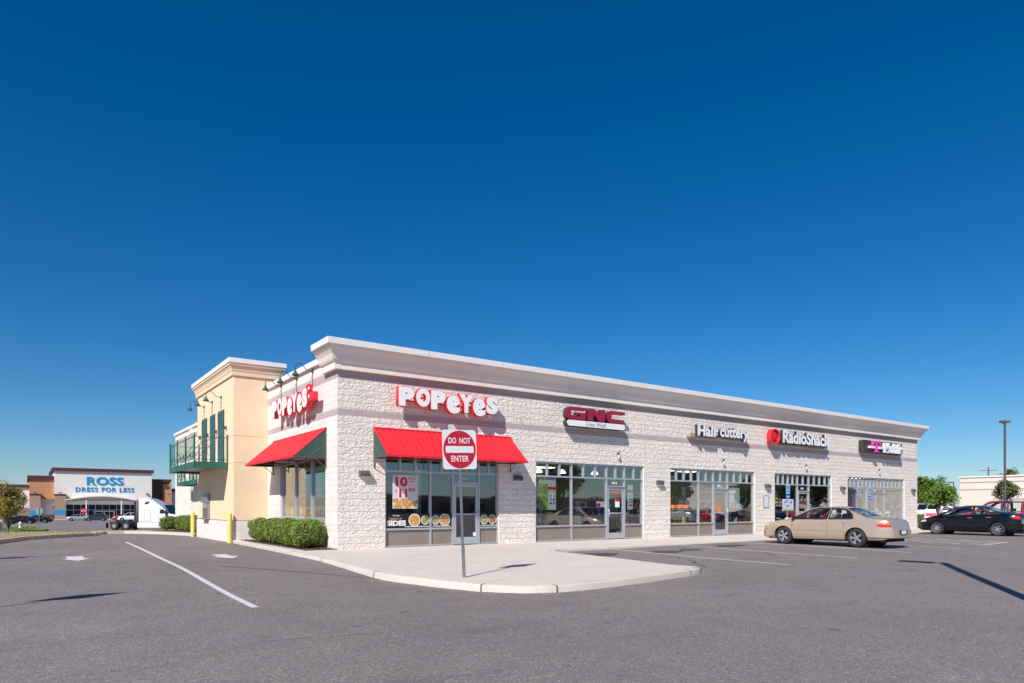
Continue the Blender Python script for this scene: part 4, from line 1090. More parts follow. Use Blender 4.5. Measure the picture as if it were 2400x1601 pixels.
for (a, b, lab) in ((1.12, 2.5, 'strip of orange food pictures at the foot of the side window near the corner'), (2.6, 4.23, 'strip of pale food pictures at the foot of the middle side window pane'), (4.33, 5.83, 'strip of food pictures at the foot of the far side window pane')):
    p = tag(spanel('food_strip', a, b, 1.13, 1.55, 'food_brown'), lab, 'banner')
    k = 0; y = a+.08
    while y < b-.25:
        m2 = MB(); cy, cz = y+.13, 1.36
        pts = [(.124, cy+.12*math.cos(t), cz+.155*math.sin(t)) for t in [2*PI*q/16 for q in range(16)]]
        m2.add(pts, [tuple(range(16))]); build(m2, 'food_picture', ('food_pasta', 'cream', 'food_green', 'food_orange')[(k+int(a)) % 4], p, recalc=False); y += .34; k += 1
    spanel('small_print', a+.05, b-.05, 1.15, 1.18, 'letter_white', p, .124)

# ---------------------------------------------------------------- inside the shops (seen through the glass)
def thing_box(name, mat, label, cat, *boxes, group=None, bevel=0.0):
    mb = MB()
    for b in boxes: mb.box(*b)
    return tag(build(mb, name, mat, bevel=bevel), label, cat, group)
SIDE_UNITS = ((14.2, 1.4, 1.5, 2.0, 'room_light', 'white shelf unit against the right side wall of the GNC, by the glass'), (14.2, 3.2, 1.5, 2.0, 'room_light', 'white shelf unit against the right side wall of the GNC, farther in'), (21.85, 1.4, 1.3, 1.9, 'wood', 'brown shelf unit against the right wall of the Hair cuttery, by the glass'), (21.85, 3.3, 1.5, 1.7, 'room_light', 'pale shelf unit against the right wall of the Hair cuttery, farther in'), (28.75, 1.3, 1.3, 1.8, 'room_dark', 'dark shelf unit against the right wall of the RadioShack'), (37.3, .95, 1.1, 2.1, 'room_teal', 'blue grey shelf unit against the right wall of the Mobile shop, by the glass'), (37.3, 2.3, 1.2, 2.3, 'ada_pale', 'pale blue shelf unit against the right wall of the Mobile shop, farther in'))
def shelf_unit(x, y, w, h, label, seed, matf='room_light', rot=0):
    e = empty('shelf_unit', (x, y, .212), rot, label, 'shelf unit', 'shelf units inside the shops')
    mb = MB(); mb.box(-w/2, -w/2+.03, -.2, .2, 0, h); mb.box(w/2-.03, w/2, -.2, .2, 0, h); mb.box(-w/2, w/2, .17, .2, .05, h); build(mb, 'frame', matf, e)
    rr = random.Random(seed); mb = MB(); k = 0
    z = .2
    while z < h-.1: mb.box(-w/2+.03, w/2-.03, -.2, .17, z, z+.02); z += .36
    build(mb, 'shelf', matf, e)
    mb = MB(); z = .22
    while z < h-.2:
        xx = -w/2+.06
        while xx < w/2-.14:
            ww = rr.uniform(.06, .14); mb.box(xx, xx+ww, -.16, .1, z, z+rr.uniform(.12, .3), rr.randrange(5)); xx += ww+.015
        z += .36
    build(mb, 'stock', ['ada_blue', 'letter_red', 'sign_white', 'food_pasta', 'dark_return'], e)
for i, (x, y, w, h, m) in enumerate(((9.2, 5.0, 1.6, 1.9, 'room_light'), (11.6, 6.2, 2.2, 2.0, 'room_light'), (13.2, 3.2, 1.2, 1.6, 'room_light'), (23.8, 3.6, 1.3, 1.5, 'room_dark'), (27.2, 4.4, 1.8, 1.7, 'letter_red'), (31.2, 2.0, 1.3, 1.5, 'sign_white'), (33.4, 2.6, 2.0, 2.2, 'sign_white'), (35.5, 1.5, 1.5, 1.5, 'sign_white'))):
    shelf_unit(x, y, w, h, ['tall white shelf unit at the left inside the GNC', 'wide white shelf unit deep inside the GNC', 'low white shelf unit at the right inside the GNC', 'dark shelf unit at the left inside the RadioShack', 'red shelf unit at the right inside the RadioShack', 'low white display behind the left Mobile window', 'wide white display deep inside the Mobile shop', 'white display behind the right Mobile window'][i], i, m)
for i, (x, y, w, h, m, lab) in enumerate(SIDE_UNITS): shelf_unit(x, y, w, h, lab, 30+i, m, R(-90))
for i, (x, y) in enumerate(((33.6, .8), (35.4, .75), (31.6, .8))): shelf_unit(x, y, 1.0, .95+.1*i, ['low white counter display behind the Mobile door', 'low white counter display behind the right Mobile pane', 'low white counter display behind the left Mobile pane'][i], 50+i, 'sign_white')
thing_box('counter', 'wood', 'brown serving counter deep inside the corner restaurant', 'counter', (2.0, 6.4, 6.6, 7.3, .212, 1.3))
thing_box('menu_board', 'food_brown', 'menu board above the counter inside the corner restaurant', 'menu board', (2.4, 6.0, 7.6, 7.7, 2.2, 2.9))
thing_box('column', 'poster_grey', 'grey column inside the restaurant behind the left window', 'column', (3.55, 3.75, 1.6, 1.8, .212, 3.39))
for i, (x, y) in enumerate(((2.4, 2.0), (3.0, 4.2), (5.5, 2.6))):
    e = empty('dining_table', (x, y, .212), 0, ['dining table closest to the poster window of the restaurant', 'dining table by the counter of the restaurant', 'dining table right of the restaurant door'][i], 'table', 'dining tables in the restaurant')
    build(MB().box(-.35, .35, -.35, .35, .72, .75), 'table_top', 'wood', e); build(MB().lathe([(.25, 0), (.03, .04), (.03, .72)], 12), 'leg', 'black', e)
e = empty('salon_chair', (16.86, 1.2, .212), 0, 'green waiting chair behind the left Hair cuttery window', 'chair')
build(MB().box(-.26, .26, -.24, .24, .38, .48), 'seat', 'poster_green', e, bevel=.04); build(MB().prism([(.18, .45), (.25, .45), (.33, .95), (.27, .98)], 'x', -.25, .25), 'backrest', 'poster_green', e, bevel=.03)
mb = MB()
for sx in (-.2, .2):
    for sy in (-.2, .2): mb.tube([(sx, sy, 0), (sx, sy, .4)], .015, 6)
build(mb, 'leg_frame', 'aluminium', e)
thing_box('yellow_bottle', 'bollard_yellow', 'yellow upright container on the floor inside the Hair cuttery window', 'container', (15.95, 16.13, .5, .66, .212, 1.05), bevel=.03)
thing_box('reception_desk', 'red_metal', 'red and white reception desk at the right inside the Hair cuttery', 'desk', (19.6, 20.4, 1.6, 2.2, .212, 1.2))
thing_box('white_column', 'room_light', 'pale column deep in the Hair cuttery behind the left window', 'column', (16.6, 16.85, 3.0, 3.25, .212, 3.39))
thing_box('red_column', 'letter_red', 'dark red banner column inside the RadioShack right window', 'banner', (27.3, 27.6, .9, 1.0, .212, 2.7))
thing_box('phone_poster', 'magenta', 'pink poster hanging in the left Mobile window', 'poster', (31.0, 31.28, .3, .32, 1.2, 2.35))
thing_box('white_poster', 'sign_white', 'white poster with pink foot in the left Mobile window', 'poster', (31.35, 31.62, .3, .32, 1.2, 2.4))
for i, (x, y) in enumerate(((8.6, 2.6), (9.9, 2.6), (11.2, 2.6), (13.1, 2.6))):
    e = empty('pendant_lamp', (x, y, 3.38), 0, 'white pendant lamp inside the GNC, number %s from the left' % ['one', 'two', 'three', 'four'][i], 'pendant lamp', 'pendant lamps inside the GNC')
    build(MB().tube([(0, 0, 0), (0, 0, -.22)], .008, 6), 'cord', 'black', e); build(MB().lathe([(.03, -.2), (.14, -.28), (.17, -.38), (.15, -.38)], 16, caps=False), 'shade', 'white_lamp', e, smooth=True)

# ---------------------------------------------------------------- balconies
def balcony(x_wall, y0, y1, out, zd, zdt, rail, nb_, ties, label):
    e = empty('balcony', (x_wall, (y0+y1)/2, zd), 0, label, 'balcony', 'green iron balconies')
    l = e.location; X = lambda v: v-l.x; Y = lambda v: v-l.y; Z = lambda v: v-l.z
    xo = x_wall-out
    build(MB().box(X(xo), X(xo+.05), Y(y0), Y(y1), Z(zd), Z(zdt)).box(X(xo+.05), X(x_wall), Y(y0), Y(y0+.05), Z(zd), Z(zdt)).box(X(xo+.05), X(x_wall), Y(y1-.05), Y(y1), Z(zd), Z(zdt)), 'deck_edge', 'green_paint', e)
    build(MB().box(X(xo+.05), X(x_wall), Y(y0+.05), Y(y1-.05), Z(zd+.10), Z(zd+.15)), 'deck', 'galvanised', e)
    k = nb_
    for i in range(k+1):
        y = y0+.03+(y1-y0-.06)*i/k
        mb = MB(); mb.box(X(xo-.0), X(xo+.055), Y(y-.028), Y(y+.028), Z(zd-.02), Z(rail)); mb.lathe([(.012, 0), (.034, .03), (.012, .07)], 8, 'z', (X(xo+.027), Y(y), Z(rail)))
        build(mb, 'post', 'green_paint', e)
    for y in (y0+.03, y1-.03):
        mb = MB(); mb.box(X(x_wall-.06), X(x_wall-.005), Y(y-.028), Y(y+.028), Z(zdt), Z(rail)); mb.lathe([(.012, 0), (.034, .03), (.012, .07)], 8, 'z', (X(x_wall-.03), Y(y), Z(rail))); build(mb, 'post', 'green_paint', e)
    mb = MB()
    for z in (rail-.07, zdt+.10): mb.tube([(X(xo+.03), Y(y0), Z(z)), (X(xo+.03), Y(y1), Z(z))], .013, 6); mb.tube([(X(xo+.03), Y(y0+.03), Z(z)), (X(x_wall), Y(y0+.03), Z(z))], .012, 6); mb.tube([(X(xo+.03), Y(y1-.03), Z(z)), (X(x_wall), Y(y1-.03), Z(z))], .012, 6)
    build(mb, 'rail', 'green_dark', e)
    # scrolled infill of the long side: upright bars with curls
    mb = MB(); n_ = int((y1-y0)/.17)
    for i in range(n_):
        y = y0+.08+(y1-y0-.16)*i/(n_-1)
        mb.tube([(X(xo+.03), Y(y), Z(zdt+.10)), (X(xo+.03), Y(y), Z(rail-.07))], .008, 5)
        if i % 4 == 1:
            for s_ in (-1, 1):
                pts = [(X(xo+.03), Y(y+s_*(.02+.10*math.sin(t)*math.exp(-t*.12))), Z(zdt+.2+.09*t-.01*t*t)) for t in [q*.6 for q in range(11)]]
                mb.tube(pts, .008, 4)
    build(mb, 'baluster', 'green_paint', e)
    for y in (y0+.03, y1-.03):
        mb = MB()
        for s_, ph in ((1, 0), (-1, 1.3)):
            pts = [(X(xo+.15+(out-.3)*q/14), Y(y), Z(zdt+.45*(rail-zdt)+s_*.22*math.sin(q*.75+ph))) for q in range(9)]
            mb.tube(pts, .007, 4)
        build(mb, 'scroll_bar', 'bronze', e)
    for y in ties:
        mb = MB(); mb.tube([(X(xo+.08), Y(y), Z(zdt-.02)), (X(x_wall-.03), Y(y), Z(rail+.36))], .015, 6); mb.box(X(x_wall-.10), X(x_wall), Y(y-.05), Y(y+.05), Z(rail+.30), Z(rail+.42)); build(mb, 'tie_rod', 'green_dark', e)
    return e
balcony(TX, 8.35, 13.9, 1.27, 3.06, 3.31, 4.36, 3, (8.65, 10.38, 12.03, 13.6), 'large green iron balcony with tie rods on the yellow tower')
balcony(0, 16.9, 18.75, .9, 2.72, 2.95, 3.75, 2, (), 'small green balcony on the rear side wall, nearer one')
balcony(0, 20.0, 22.3, .9, 2.72, 2.95, 3.75, 2, (), 'small green balcony on the rear side wall, farther one')
e = empty('soffit_light', (TX, 8.75, 3.0), 0, 'small lamp on the yellow wall under the large balcony', 'lamp')
build(MB().box(-.10, 0, -.06, .06, -.08, .0), 'housing', 'cap_white', e, bevel=.02); build(MB().lathe([(.03, -.08), (.045, -.13)], 10, 'z', (-.06, 0, 0)), 'lens', 'poster_pale', e)

# ---------------------------------------------------------------- bollards and sign posts
for (x, y, lab) in ((-1.47, 7.42, 'yellow steel bollard at the near corner of the tower base'), (-1.50, 14.5, 'yellow steel bollard at the far corner of the tower base')):
    z = tz(x, y)
    mb = MB(); mb.lathe([(.085, -.1), (.085, 1.10), (.075, 1.15), (.045, 1.19), (.001, 1.205)], 24)
    o = build(mb, 'bollard', 'bollard_yellow', smooth=True, autos=40); o.location = (x, y, z); tag(o, lab, 'bollard', 'yellow bollards')
def no_entry(loc, lean, label, rz=0.0, s=1.0, face=True):
    e = empty('road_sign', loc, rz, label, 'road sign')
    mb = MB(); mb.prism([(-.028, -.02), (.028, -.02), (.028, -.016), (.018, -.016), (.010, .02), (-.010, .02), (-.018, -.016), (-.028, -.016)], 'z', 0, 2.82*s); build(mb, 'post', 'galvanised', e)
    build(MB().box(-.035, .035, -.034, -.021, -.05, .62), 'post_sleeve', 'galvanised', e)
    zc = 2.50*s; h = .382
    mb = MB(); r = .06
    pts = []
    for cx, cz, a0 in ((h-r, h-r, 0), (-h+r, h-r, 90), (-h+r, -h+r, 180), (h-r, -h+r, 270)): pts += [(cx+r*math.cos(R(a0+15*k)), zc+cz+r*math.sin(R(a0+15*k))) for k in range(7)]
    mb.prism(pts, 'y', -.028, -.024); build(mb, 'sign_plate', 'sign_white', e)
    if face:
        mb = MB(); mb.lathe([(.366, -.0305), (.366, -.0285)], 48, 'y', (0, 0, zc)); build(mb, 'red_disc', 'sign_red', e)
        build(MB().box(-.315, .315, -.0335, -.031, zc-.065, zc+.065), 'white_bar', 'sign_white', e)
        for t, z0, w in (('DO  NOT', zc+.115, .50), ('ENTER', zc-.235, .40)):
            me, ww = text_mesh(t, .115, .003, offset=.02, width=w); place_text(me, 'lettering', ['sign_white'], M_front(-w/2, -.031, z0), e)
        for z0 in (zc+.30, zc-.30): build(MB().lathe([(.012, -.036), (.012, -.031)], 8, 'y', (0, 0, z0)), 'bolt', 'galvanised', e)
    e.rotation_euler = (0, lean, rz)
    return e
no_entry((-.91, -9.0, zs(-9)), R(-2.3), 'square DO NOT ENTER sign on a leaning post on the concrete island')
no_entry((-9.65, -8.5, tz(-9.65, -8.5)), 0, 'road sign post just outside the left edge throwing its shadow on the drive', R(-4))
no_entry((-10.85, 1.35, tz(-10.85, 1.35)+.1), 0, 'second road sign post outside the left edge beside the verge', R(-15))
def ada(x, y, panels, label):
    e = empty('parking_sign', (x, y, zs(y)), 0, label, 'parking sign', 'accessible parking signs along the walk')
    build(MB().tube([(0, 0, 0), (0, 0, 2.35)], .025, 8), 'post', 'galvanised', e)
    build(MB().lathe([(.11, 0), (.11, .84), (.08, .88)], 16), 'post_base', 'bollard_yellow', e, smooth=True, autos=40)
    build(MB().box(-.15, .15, -.034, -.028, 1.93, 2.38), 'sign_plate', 'ada_pale', e)
    sq = build(MB().box(-.10, .10, -.037, -.035, 2.02, 2.26), 'blue_field', 'ada_blue', e)
    mb = MB(); mb.lathe([(.018, -.040), (.018, -.038)], 10, 'y', (0, 0, 2.215)); mb.tube([(0, -.039, 2.19), (0, -.039, 2.12), (.05, -.039, 2.12), (.07, -.039, 2.07)], .008, 4)
    mb.tube([(.045*math.cos(a)-.01, -.039, 2.10+.045*math.sin(a)) for a in [R(110+22*k) for k in range(11)]], .007, 4); build(mb, 'wheelchair_symbol', 'sign_white', e)
    if panels >= 1:
        pl = build(MB().box(-.16, .16, -.034, -.028, 1.72, 1.90), 'van_plate', 'ada_blue', e)
        build(MB().box(-.10, .10, -.037, -.035, 1.79, 1.83), 'lettering_bar', 'sign_white', e)
    if panels >= 2:
        build(MB().box(-.42, .42, -.036, -.030, 1.18, 1.70), 'map_board', 'poster_pale', e)
        mb = MB(); rr = random.Random(2)
        for i in range(16): a = rr.uniform(-.38, .2); b = rr.uniform(1.28, 1.62); mb.box(a, a+rr.uniform(.05, .18), -.039, -.037, b, b+.03)
        build(mb, 'printed_block', 'ada_blue', e); build(MB().box(-.42, .42, -.039, -.037, 1.19, 1.25), 'printed_foot', 'poster_green', e)
ada(19.69, -2.8, 2, 'blue accessible parking sign with a pale board under it, on a yellow base')
ada(25.75, -2.8, 0, 'single blue accessible parking sign in front of the Mobile left window')
ada(26.78, -2.8, 1, 'blue accessible parking sign with a second blue plate in front of the Mobile door')

# ---------------------------------------------------------------- leaves, hedges, trees
def leaf_quads(mb, pts, size, rr, mi=0, flat=0.0):
    for p, nrm in pts:
        n_ = Vector((nrm[0]+rr.gauss(0, .55), nrm[1]+rr.gauss(0, .55), nrm[2]+rr.gauss(0, .55)+flat))
        if n_.length < 1e-3: n_ = Vector((0, 0, 1))
        n_.normalize(); t = n_.cross(Vector((rr.random()-.5, rr.random()-.5, rr.random()-.5))).normalized(); u = n_.cross(t)
        s = size*rr.uniform(.6, 1.3); w = s*.55; p = Vector(p)
        mb.add([p-t*s, p-u*w+n_*s*.15, p+t*s, p+u*w+n_*s*.15], [(0, 1, 2, 3)], mi)
def shrub_mesh(w, d, h, n, seed, size=.026):
    """clipped shrub, origin at its foot"""
    rr = random.Random(seed); mb = MB(); core = MB()
    ph = [rr.uniform(0, 6) for _ in range(6)]
    def rad(dx, dy, dz):
        # superellipsoid with lumps
        e = 3.8
        k = (abs(dx)**e+abs(dy)**e+abs(dz)**e)**(-1/e)
        b = .97+.05*math.sin(6*dx+ph[0]+dz*3)+.055*math.sin(6*dy+ph[1])+.045*math.sin(8*dz+ph[2]+4*dx)+.03*math.sin(13*dy+11*dx+ph[3])
        if dz < -.2: b *= 1-.22*(-dz-.2)
        return k*b
    pts = []
    for i in range(n):
        v = Vector((rr.gauss(0, 1), rr.gauss(0, 1), rr.gauss(0, 1))).normalized()
        if v.z < -.85: continue
        k = rad(*v)*rr.uniform(.86, 1.05)
        if rr.random() < .05: k *= 1.03
        pts.append(((v.x*k*w/2, v.y*k*d/2, h/2+v.z*k*h/2), v))
    leaf_quads(mb, pts, size, rr)
    N, Mn = 14, 20
    for i in range(N+1):
        th = PI*i/N
        for j in range(Mn):
            a = 2*PI*j/Mn; v = (math.sin(th)*math.cos(a), math.sin(th)*math.sin(a), math.cos(th)); k = rad(*v)*.88
            core.v.append((v[0]*k*w/2, v[1]*k*d/2, max(.03, h/2+v[2]*k*h/2)))
    for i in range(N):
        for j in range(Mn): core.f.append((i*Mn+j, i*Mn+(j+1) % Mn, (i+1)*Mn+(j+1) % Mn, (i+1)*Mn+j)); core.m.append(0)
    return mb, core
def shrub(name, x, y, z, w, d, h, n, seed, label, group, size=.031):
    mb, core = shrub_mesh(w, d, h, n, seed, size)
    e = empty(name, (x, y, z), 0, label, 'shrub', group)
    build(mb, 'foliage', 'leaf_box', e, recalc=False)
    build(core, 'branch_core', 'hedge_core', e)
    return e
near = [(1.22, 1.06, 1.12, .88), (2.18, .92, .98, .85), (2.98, .86, .86, .87), (3.80, .9, .92, .84), (4.66, .86, .92, .86), (5.5, .9, .92, .83), (6.35, .88, .98, .85)]
nl = ['nearest the building corner', 'second from the building corner', 'third from the building corner', 'in the middle of the row', 'third from the yellow tower', 'second from the yellow tower', 'closest to the yellow tower']
for i, (y, w, d, h) in enumerate(near):
    shrub('clipped_shrub', -.56, y, .225, w, d, h, 7500 if i < 3 else 5000, 20+i, 'clipped green shrub under the side window, ' + nl[i], 'clipped shrubs under the side window')
for i, (x, y, w, d, h) in enumerate(((-.62, 15.3, .9, 1.0, .86), (-.62, 16.2, .9, 1.0, .84), (-.62, 17.1, .9, 1.0, .85), (-.62, 18.0, .9, 1.0, .84), (-.62, 18.9, .95, 1.0, .86), (-.62, 19.8, .95, 1.0, .84), (-.75, 20.8, .95, 1.05, .84), (-1.25, 22.1, 1.1, 1.1, .82))):
    shrub('clipped_shrub', x, y, tz(x, y)+.10, w, d, h, 3200, 50+i, ['clipped shrub right behind the far yellow bollard', 'second clipped shrub beyond the far yellow bollard', 'third clipped shrub beyond the far yellow bollard', 'fourth clipped shrub beyond the far yellow bollard', 'fifth clipped shrub beyond the far yellow bollard', 'sixth clipped shrub beyond the far yellow bollard', 'seventh clipped shrub beyond the bollard, next to the round one', 'rounder darker shrub at the far end of the rear hedge'][i], 'clipped shrubs behind the tower', .03)

def tree(x, y, h, crown_r, crown_z, leafmat, seed, label, cat='tree', n=5500, leaf=.09, trunk_r=.08, zr=1.0, group=None, blobs=26, name='tree', z=None):
    rr = random.Random(seed); z0 = tz(x, y) if z is None else z
    e = empty(name, (x, y, z0), 0, label, cat, group)
    mb = MB()
    wobx = [rr.uniform(-.1, .1)*crown_r*.4 for _ in range(5)]
    tp = [(wobx[i]*i/4, wobx[4-i]*i/4, crown_z*1.15*i/4) for i in range(5)]
    mb.tube(tp, [trunk_r*(1.15-.17*i) for i in range(5)], 8)
    cs = []
    for i in range(blobs):
        v = Vector((rr.gauss(0, 1), rr.gauss(0, 1), rr.gauss(0, 1))).normalized()*(rr.random()**.45)
        top = (h-crown_z)*.5
        prof_ = 1-.35*max(0, v.z)
        c = Vector((v.x*crown_r*.78*prof_, v.y*crown_r*.78*prof_, crown_z+top+v.z*top*zr*.82-.0)); cs.append((c, crown_r*rr.uniform(.20, .40)))
        st = Vector(tp[min(4, 2+i % 3)]); mid = (st+c)/2+Vector((0, 0, -.05*h))
        mb.tube([st, mid, c], [trunk_r*.42, trunk_r*.25, trunk_r*.08], 5, cap=False)
    build(mb, 'trunk', 'bark', e, smooth=True)
    lf = MB(); pts = []
    for i in range(n):
        c, r_ = cs[rr.randrange(len(cs))]
        v = Vector((rr.gauss(0, 1), rr.gauss(0, 1), rr.gauss(0, .85))).normalized()*(rr.random()**.4)
        if rr.random() < .06: v *= 1.35
        p = c+v*r_; pts.append((p, (p-Vector((0, 0, crown_z+.35*(h-crown_z)))).normalized()))
    leaf_quads(lf, pts, leaf, rr, flat=.2)
    build(lf, 'crown', leafmat, e, recalc=False)
    return e
tree(-9.55, 74, 6.7, 2.15, .75, 'leaf_autumn', 1, 'small yellowing tree with a thin trunk on the verge at the left edge', n=7500, leaf=.10, trunk_r=.10, blobs=46)
tree(57.4, 6.75, 4.1, 1.75, 1.1, 'leaf_green', 2, 'bright green rounded young tree beyond the right end of the shops', n=6500, leaf=.10, blobs=36)
tree(64.7, 4.0, 4.0, 1.2, 1.9, 'leaf_olive', 3, 'small olive green tree in front of the pale building at right', n=3200, leaf=.085, blobs=22)
tree(83.4, 19.4, 5.3, 2.2, 1.2, 'leaf_olive', 4, 'large dull green tree behind the bright young tree', n=6000, leaf=.16, trunk_r=.2)
tree(84.6, 17.6, 3.7, 1.3, 1.0, 'leaf_olive', 9, 'olive tree close behind the edge of the pale building', n=3500, leaf=.14, trunk_r=.15)
tree(146, 31, 9.0, 2.6, 3.8, 'leaf_olive', 5, 'dark tree top showing over the pale building roof', n=3500, leaf=.25, trunk_r=.3)
tree(150, 27, 9.3, 2.8, 3.8, 'leaf_olive', 6, 'second tree top showing over the pale building roof at the edge', n=3500, leaf=.25, trunk_r=.3)
for i, (x, y, w) in enumerate(((54.5, 8.2, 1.6), (56.2, 7.4, 1.4))):
    shrub('low_bush', x, y, tz(x, y), w, 1.3, .75, 1500, 80+i, ['low bush right behind the far corner of the shops', 'low bush beneath the bright young tree'][i], 'low bushes beyond the shops', .06)

# ---------------------------------------------------------------- cars
def interp(tab, x):
    if x <= tab[0][0]: return tab[0][1]
    for (a, b), (c, d) in zip(tab, tab[1:]):
        if x <= c:
            t = (x-a)/(c-a); t2 = t*t*(3-2*t) if len(tab[0]) > 2 else t
            return b+(d-b)*t
    return tab[-1][1]
def smooth_tab(tab, n=160, k=2):
    x0, x1 = tab[0][0], tab[-1][0]
    xs = [x0+(x1-x0)*i/n for i in range(n+1)]; ys = [interp(tab, x) for x in xs]
    for _ in range(k):
        ys = [ys[0]]+[(ys[i-1]+2*ys[i]+ys[i+1])/4 for i in range(1, n)]+[ys[-1]]
    return list(zip(xs, ys))
CARS = {
 'sedan': dict(wb=2.72, fo=.98, ro=1.12, W=.88, tyre=.325, rim=.205, top=[(-2.50, .62), (-2.47, .74), (-2.42, .90), (-2.34, .985), (-2.2, 1.02), (-1.78, 1.045), (-1.66, 1.07), (-.92, 1.365), (-.60, 1.41), (.10, 1.42), (.42, 1.385), (1.28, 1.0), (1.40, .965), (1.9, .875), (2.2, .74), (2.32, .60), (2.34, .48)],
   belt=[(-2.5, .93), (-1.0, .955), (0, .94), (1.3, .90), (2.3, .7)], roofw=.56, roofz=1.42, lower=[(-2.48, .36), (-2.2, .27), (-1.7, .26), (1.7, .22), (2.1, .24), (2.34, .30)],
   win=[[(-1.22, .985), (-1.16, 1.12), (-1.02, 1.25), (-.86, 1.31), (-.62, 1.338), (-.38, 1.35), (-.36, .975)], [(-.29, .97), (-.31, 1.352), (.06, 1.35), (.36, 1.30), (1.04, .985), (1.02, .955)]], ws=(.45, 1.27), bl=(-1.66, -.90), spokes=5),
 'compact': dict(wb=2.61, fo=.92, ro=.92, W=.87, tyre=.32, rim=.22, top=[(-2.22, .86), (-2.18, .98), (-2.1, 1.06), (-1.75, 1.10), (-1.5, 1.14), (-.6, 1.45), (-.2, 1.475), (.2, 1.465), (.6, 1.38), (1.4, 1.0), (1.55, .96), (1.9, .86), (2.12, .72), (2.21, .55), (2.22, .45)],
   belt=[(-2.2, 1.02), (-1.0, 1.0), (0, .96), (1.4, .91), (2.2, .7)], roofw=.55, roofz=1.46, lower=[(-2.22, .38), (-2.0, .26), (-1.6, .24), (1.6, .20), (2.0, .2), (2.22, .28)],
   win=[[(-1.42, 1.075), (-.98, 1.27), (-.70, 1.355), (-.30, 1.39), (-.28, 1.01)], [(-.22, 1.005), (-.24, 1.392), (.15, 1.39), (.5, 1.31), (1.15, 1.0), (1.14, .965)]], ws=(.62, 1.38), bl=(-1.46, -.6), spokes=9),
 'suv': dict(wb=2.65, fo=.85, ro=.95, W=.90, tyre=.36, rim=.22, top=[(-2.26, .95), (-2.24, 1.15), (-2.15, 1.40), (-1.95, 1.66), (-1.7, 1.72), (0, 1.76), (.4, 1.72), (1.15, 1.14), (1.3, 1.10), (1.9, 1.03), (2.1, .9), (2.18, .7), (2.2, .5)],
   belt=[(-2.3, 1.12), (0, 1.07), (1.3, 1.03), (2.2, .9)], roofw=.66, roofz=1.74, lower=[(-2.26, .42), (-2.0, .34), (1.7, .30), (2.2, .36)],
   win=[[(-2.02, 1.18), (-1.90, 1.52), (-1.75, 1.60), (-1.25, 1.64), (-1.22, 1.14)], [(-1.14, 1.135), (-1.16, 1.645), (-.32, 1.66), (-.30, 1.115)], [(-.23, 1.11), (-.25, 1.66), (.15, 1.65), (.40, 1.58), (.98, 1.12), (.97, 1.10)]], ws=(.42, 1.14), bl=(-2.15, -1.96), spokes=6),
 'hatch': dict(wb=2.6, fo=.82, ro=.78, W=.86, tyre=.31, rim=.20, top=[(-2.06, .9), (-2.04, 1.1), (-1.85, 1.34), (-1.6, 1.46), (-.2, 1.52), (.3, 1.47), (1.25, 1.02), (1.5, .96), (1.9, .84), (2.08, .66), (2.1, .45)],
   belt=[(-2.1, 1.03), (0, .99), (1.3, .94), (2.1, .75)], roofw=.58, roofz=1.5, lower=[(-2.06, .36), (-1.8, .26), (1.6, .22), (2.1, .3)],
   win=[[(-1.80, 1.10), (-1.55, 1.34), (-1.3, 1.40), (-.85, 1.42), (-.82, 1.04)], [(-.75, 1.035), (-.77, 1.425), (-.05, 1.43), (-.03, 1.01)], [(.03, 1.01), (.01, 1.43), (.3, 1.39), (1.05, 1.02), (1.04, .98)]], ws=(.32, 1.24), bl=(-1.84, -1.62), spokes=5),
}
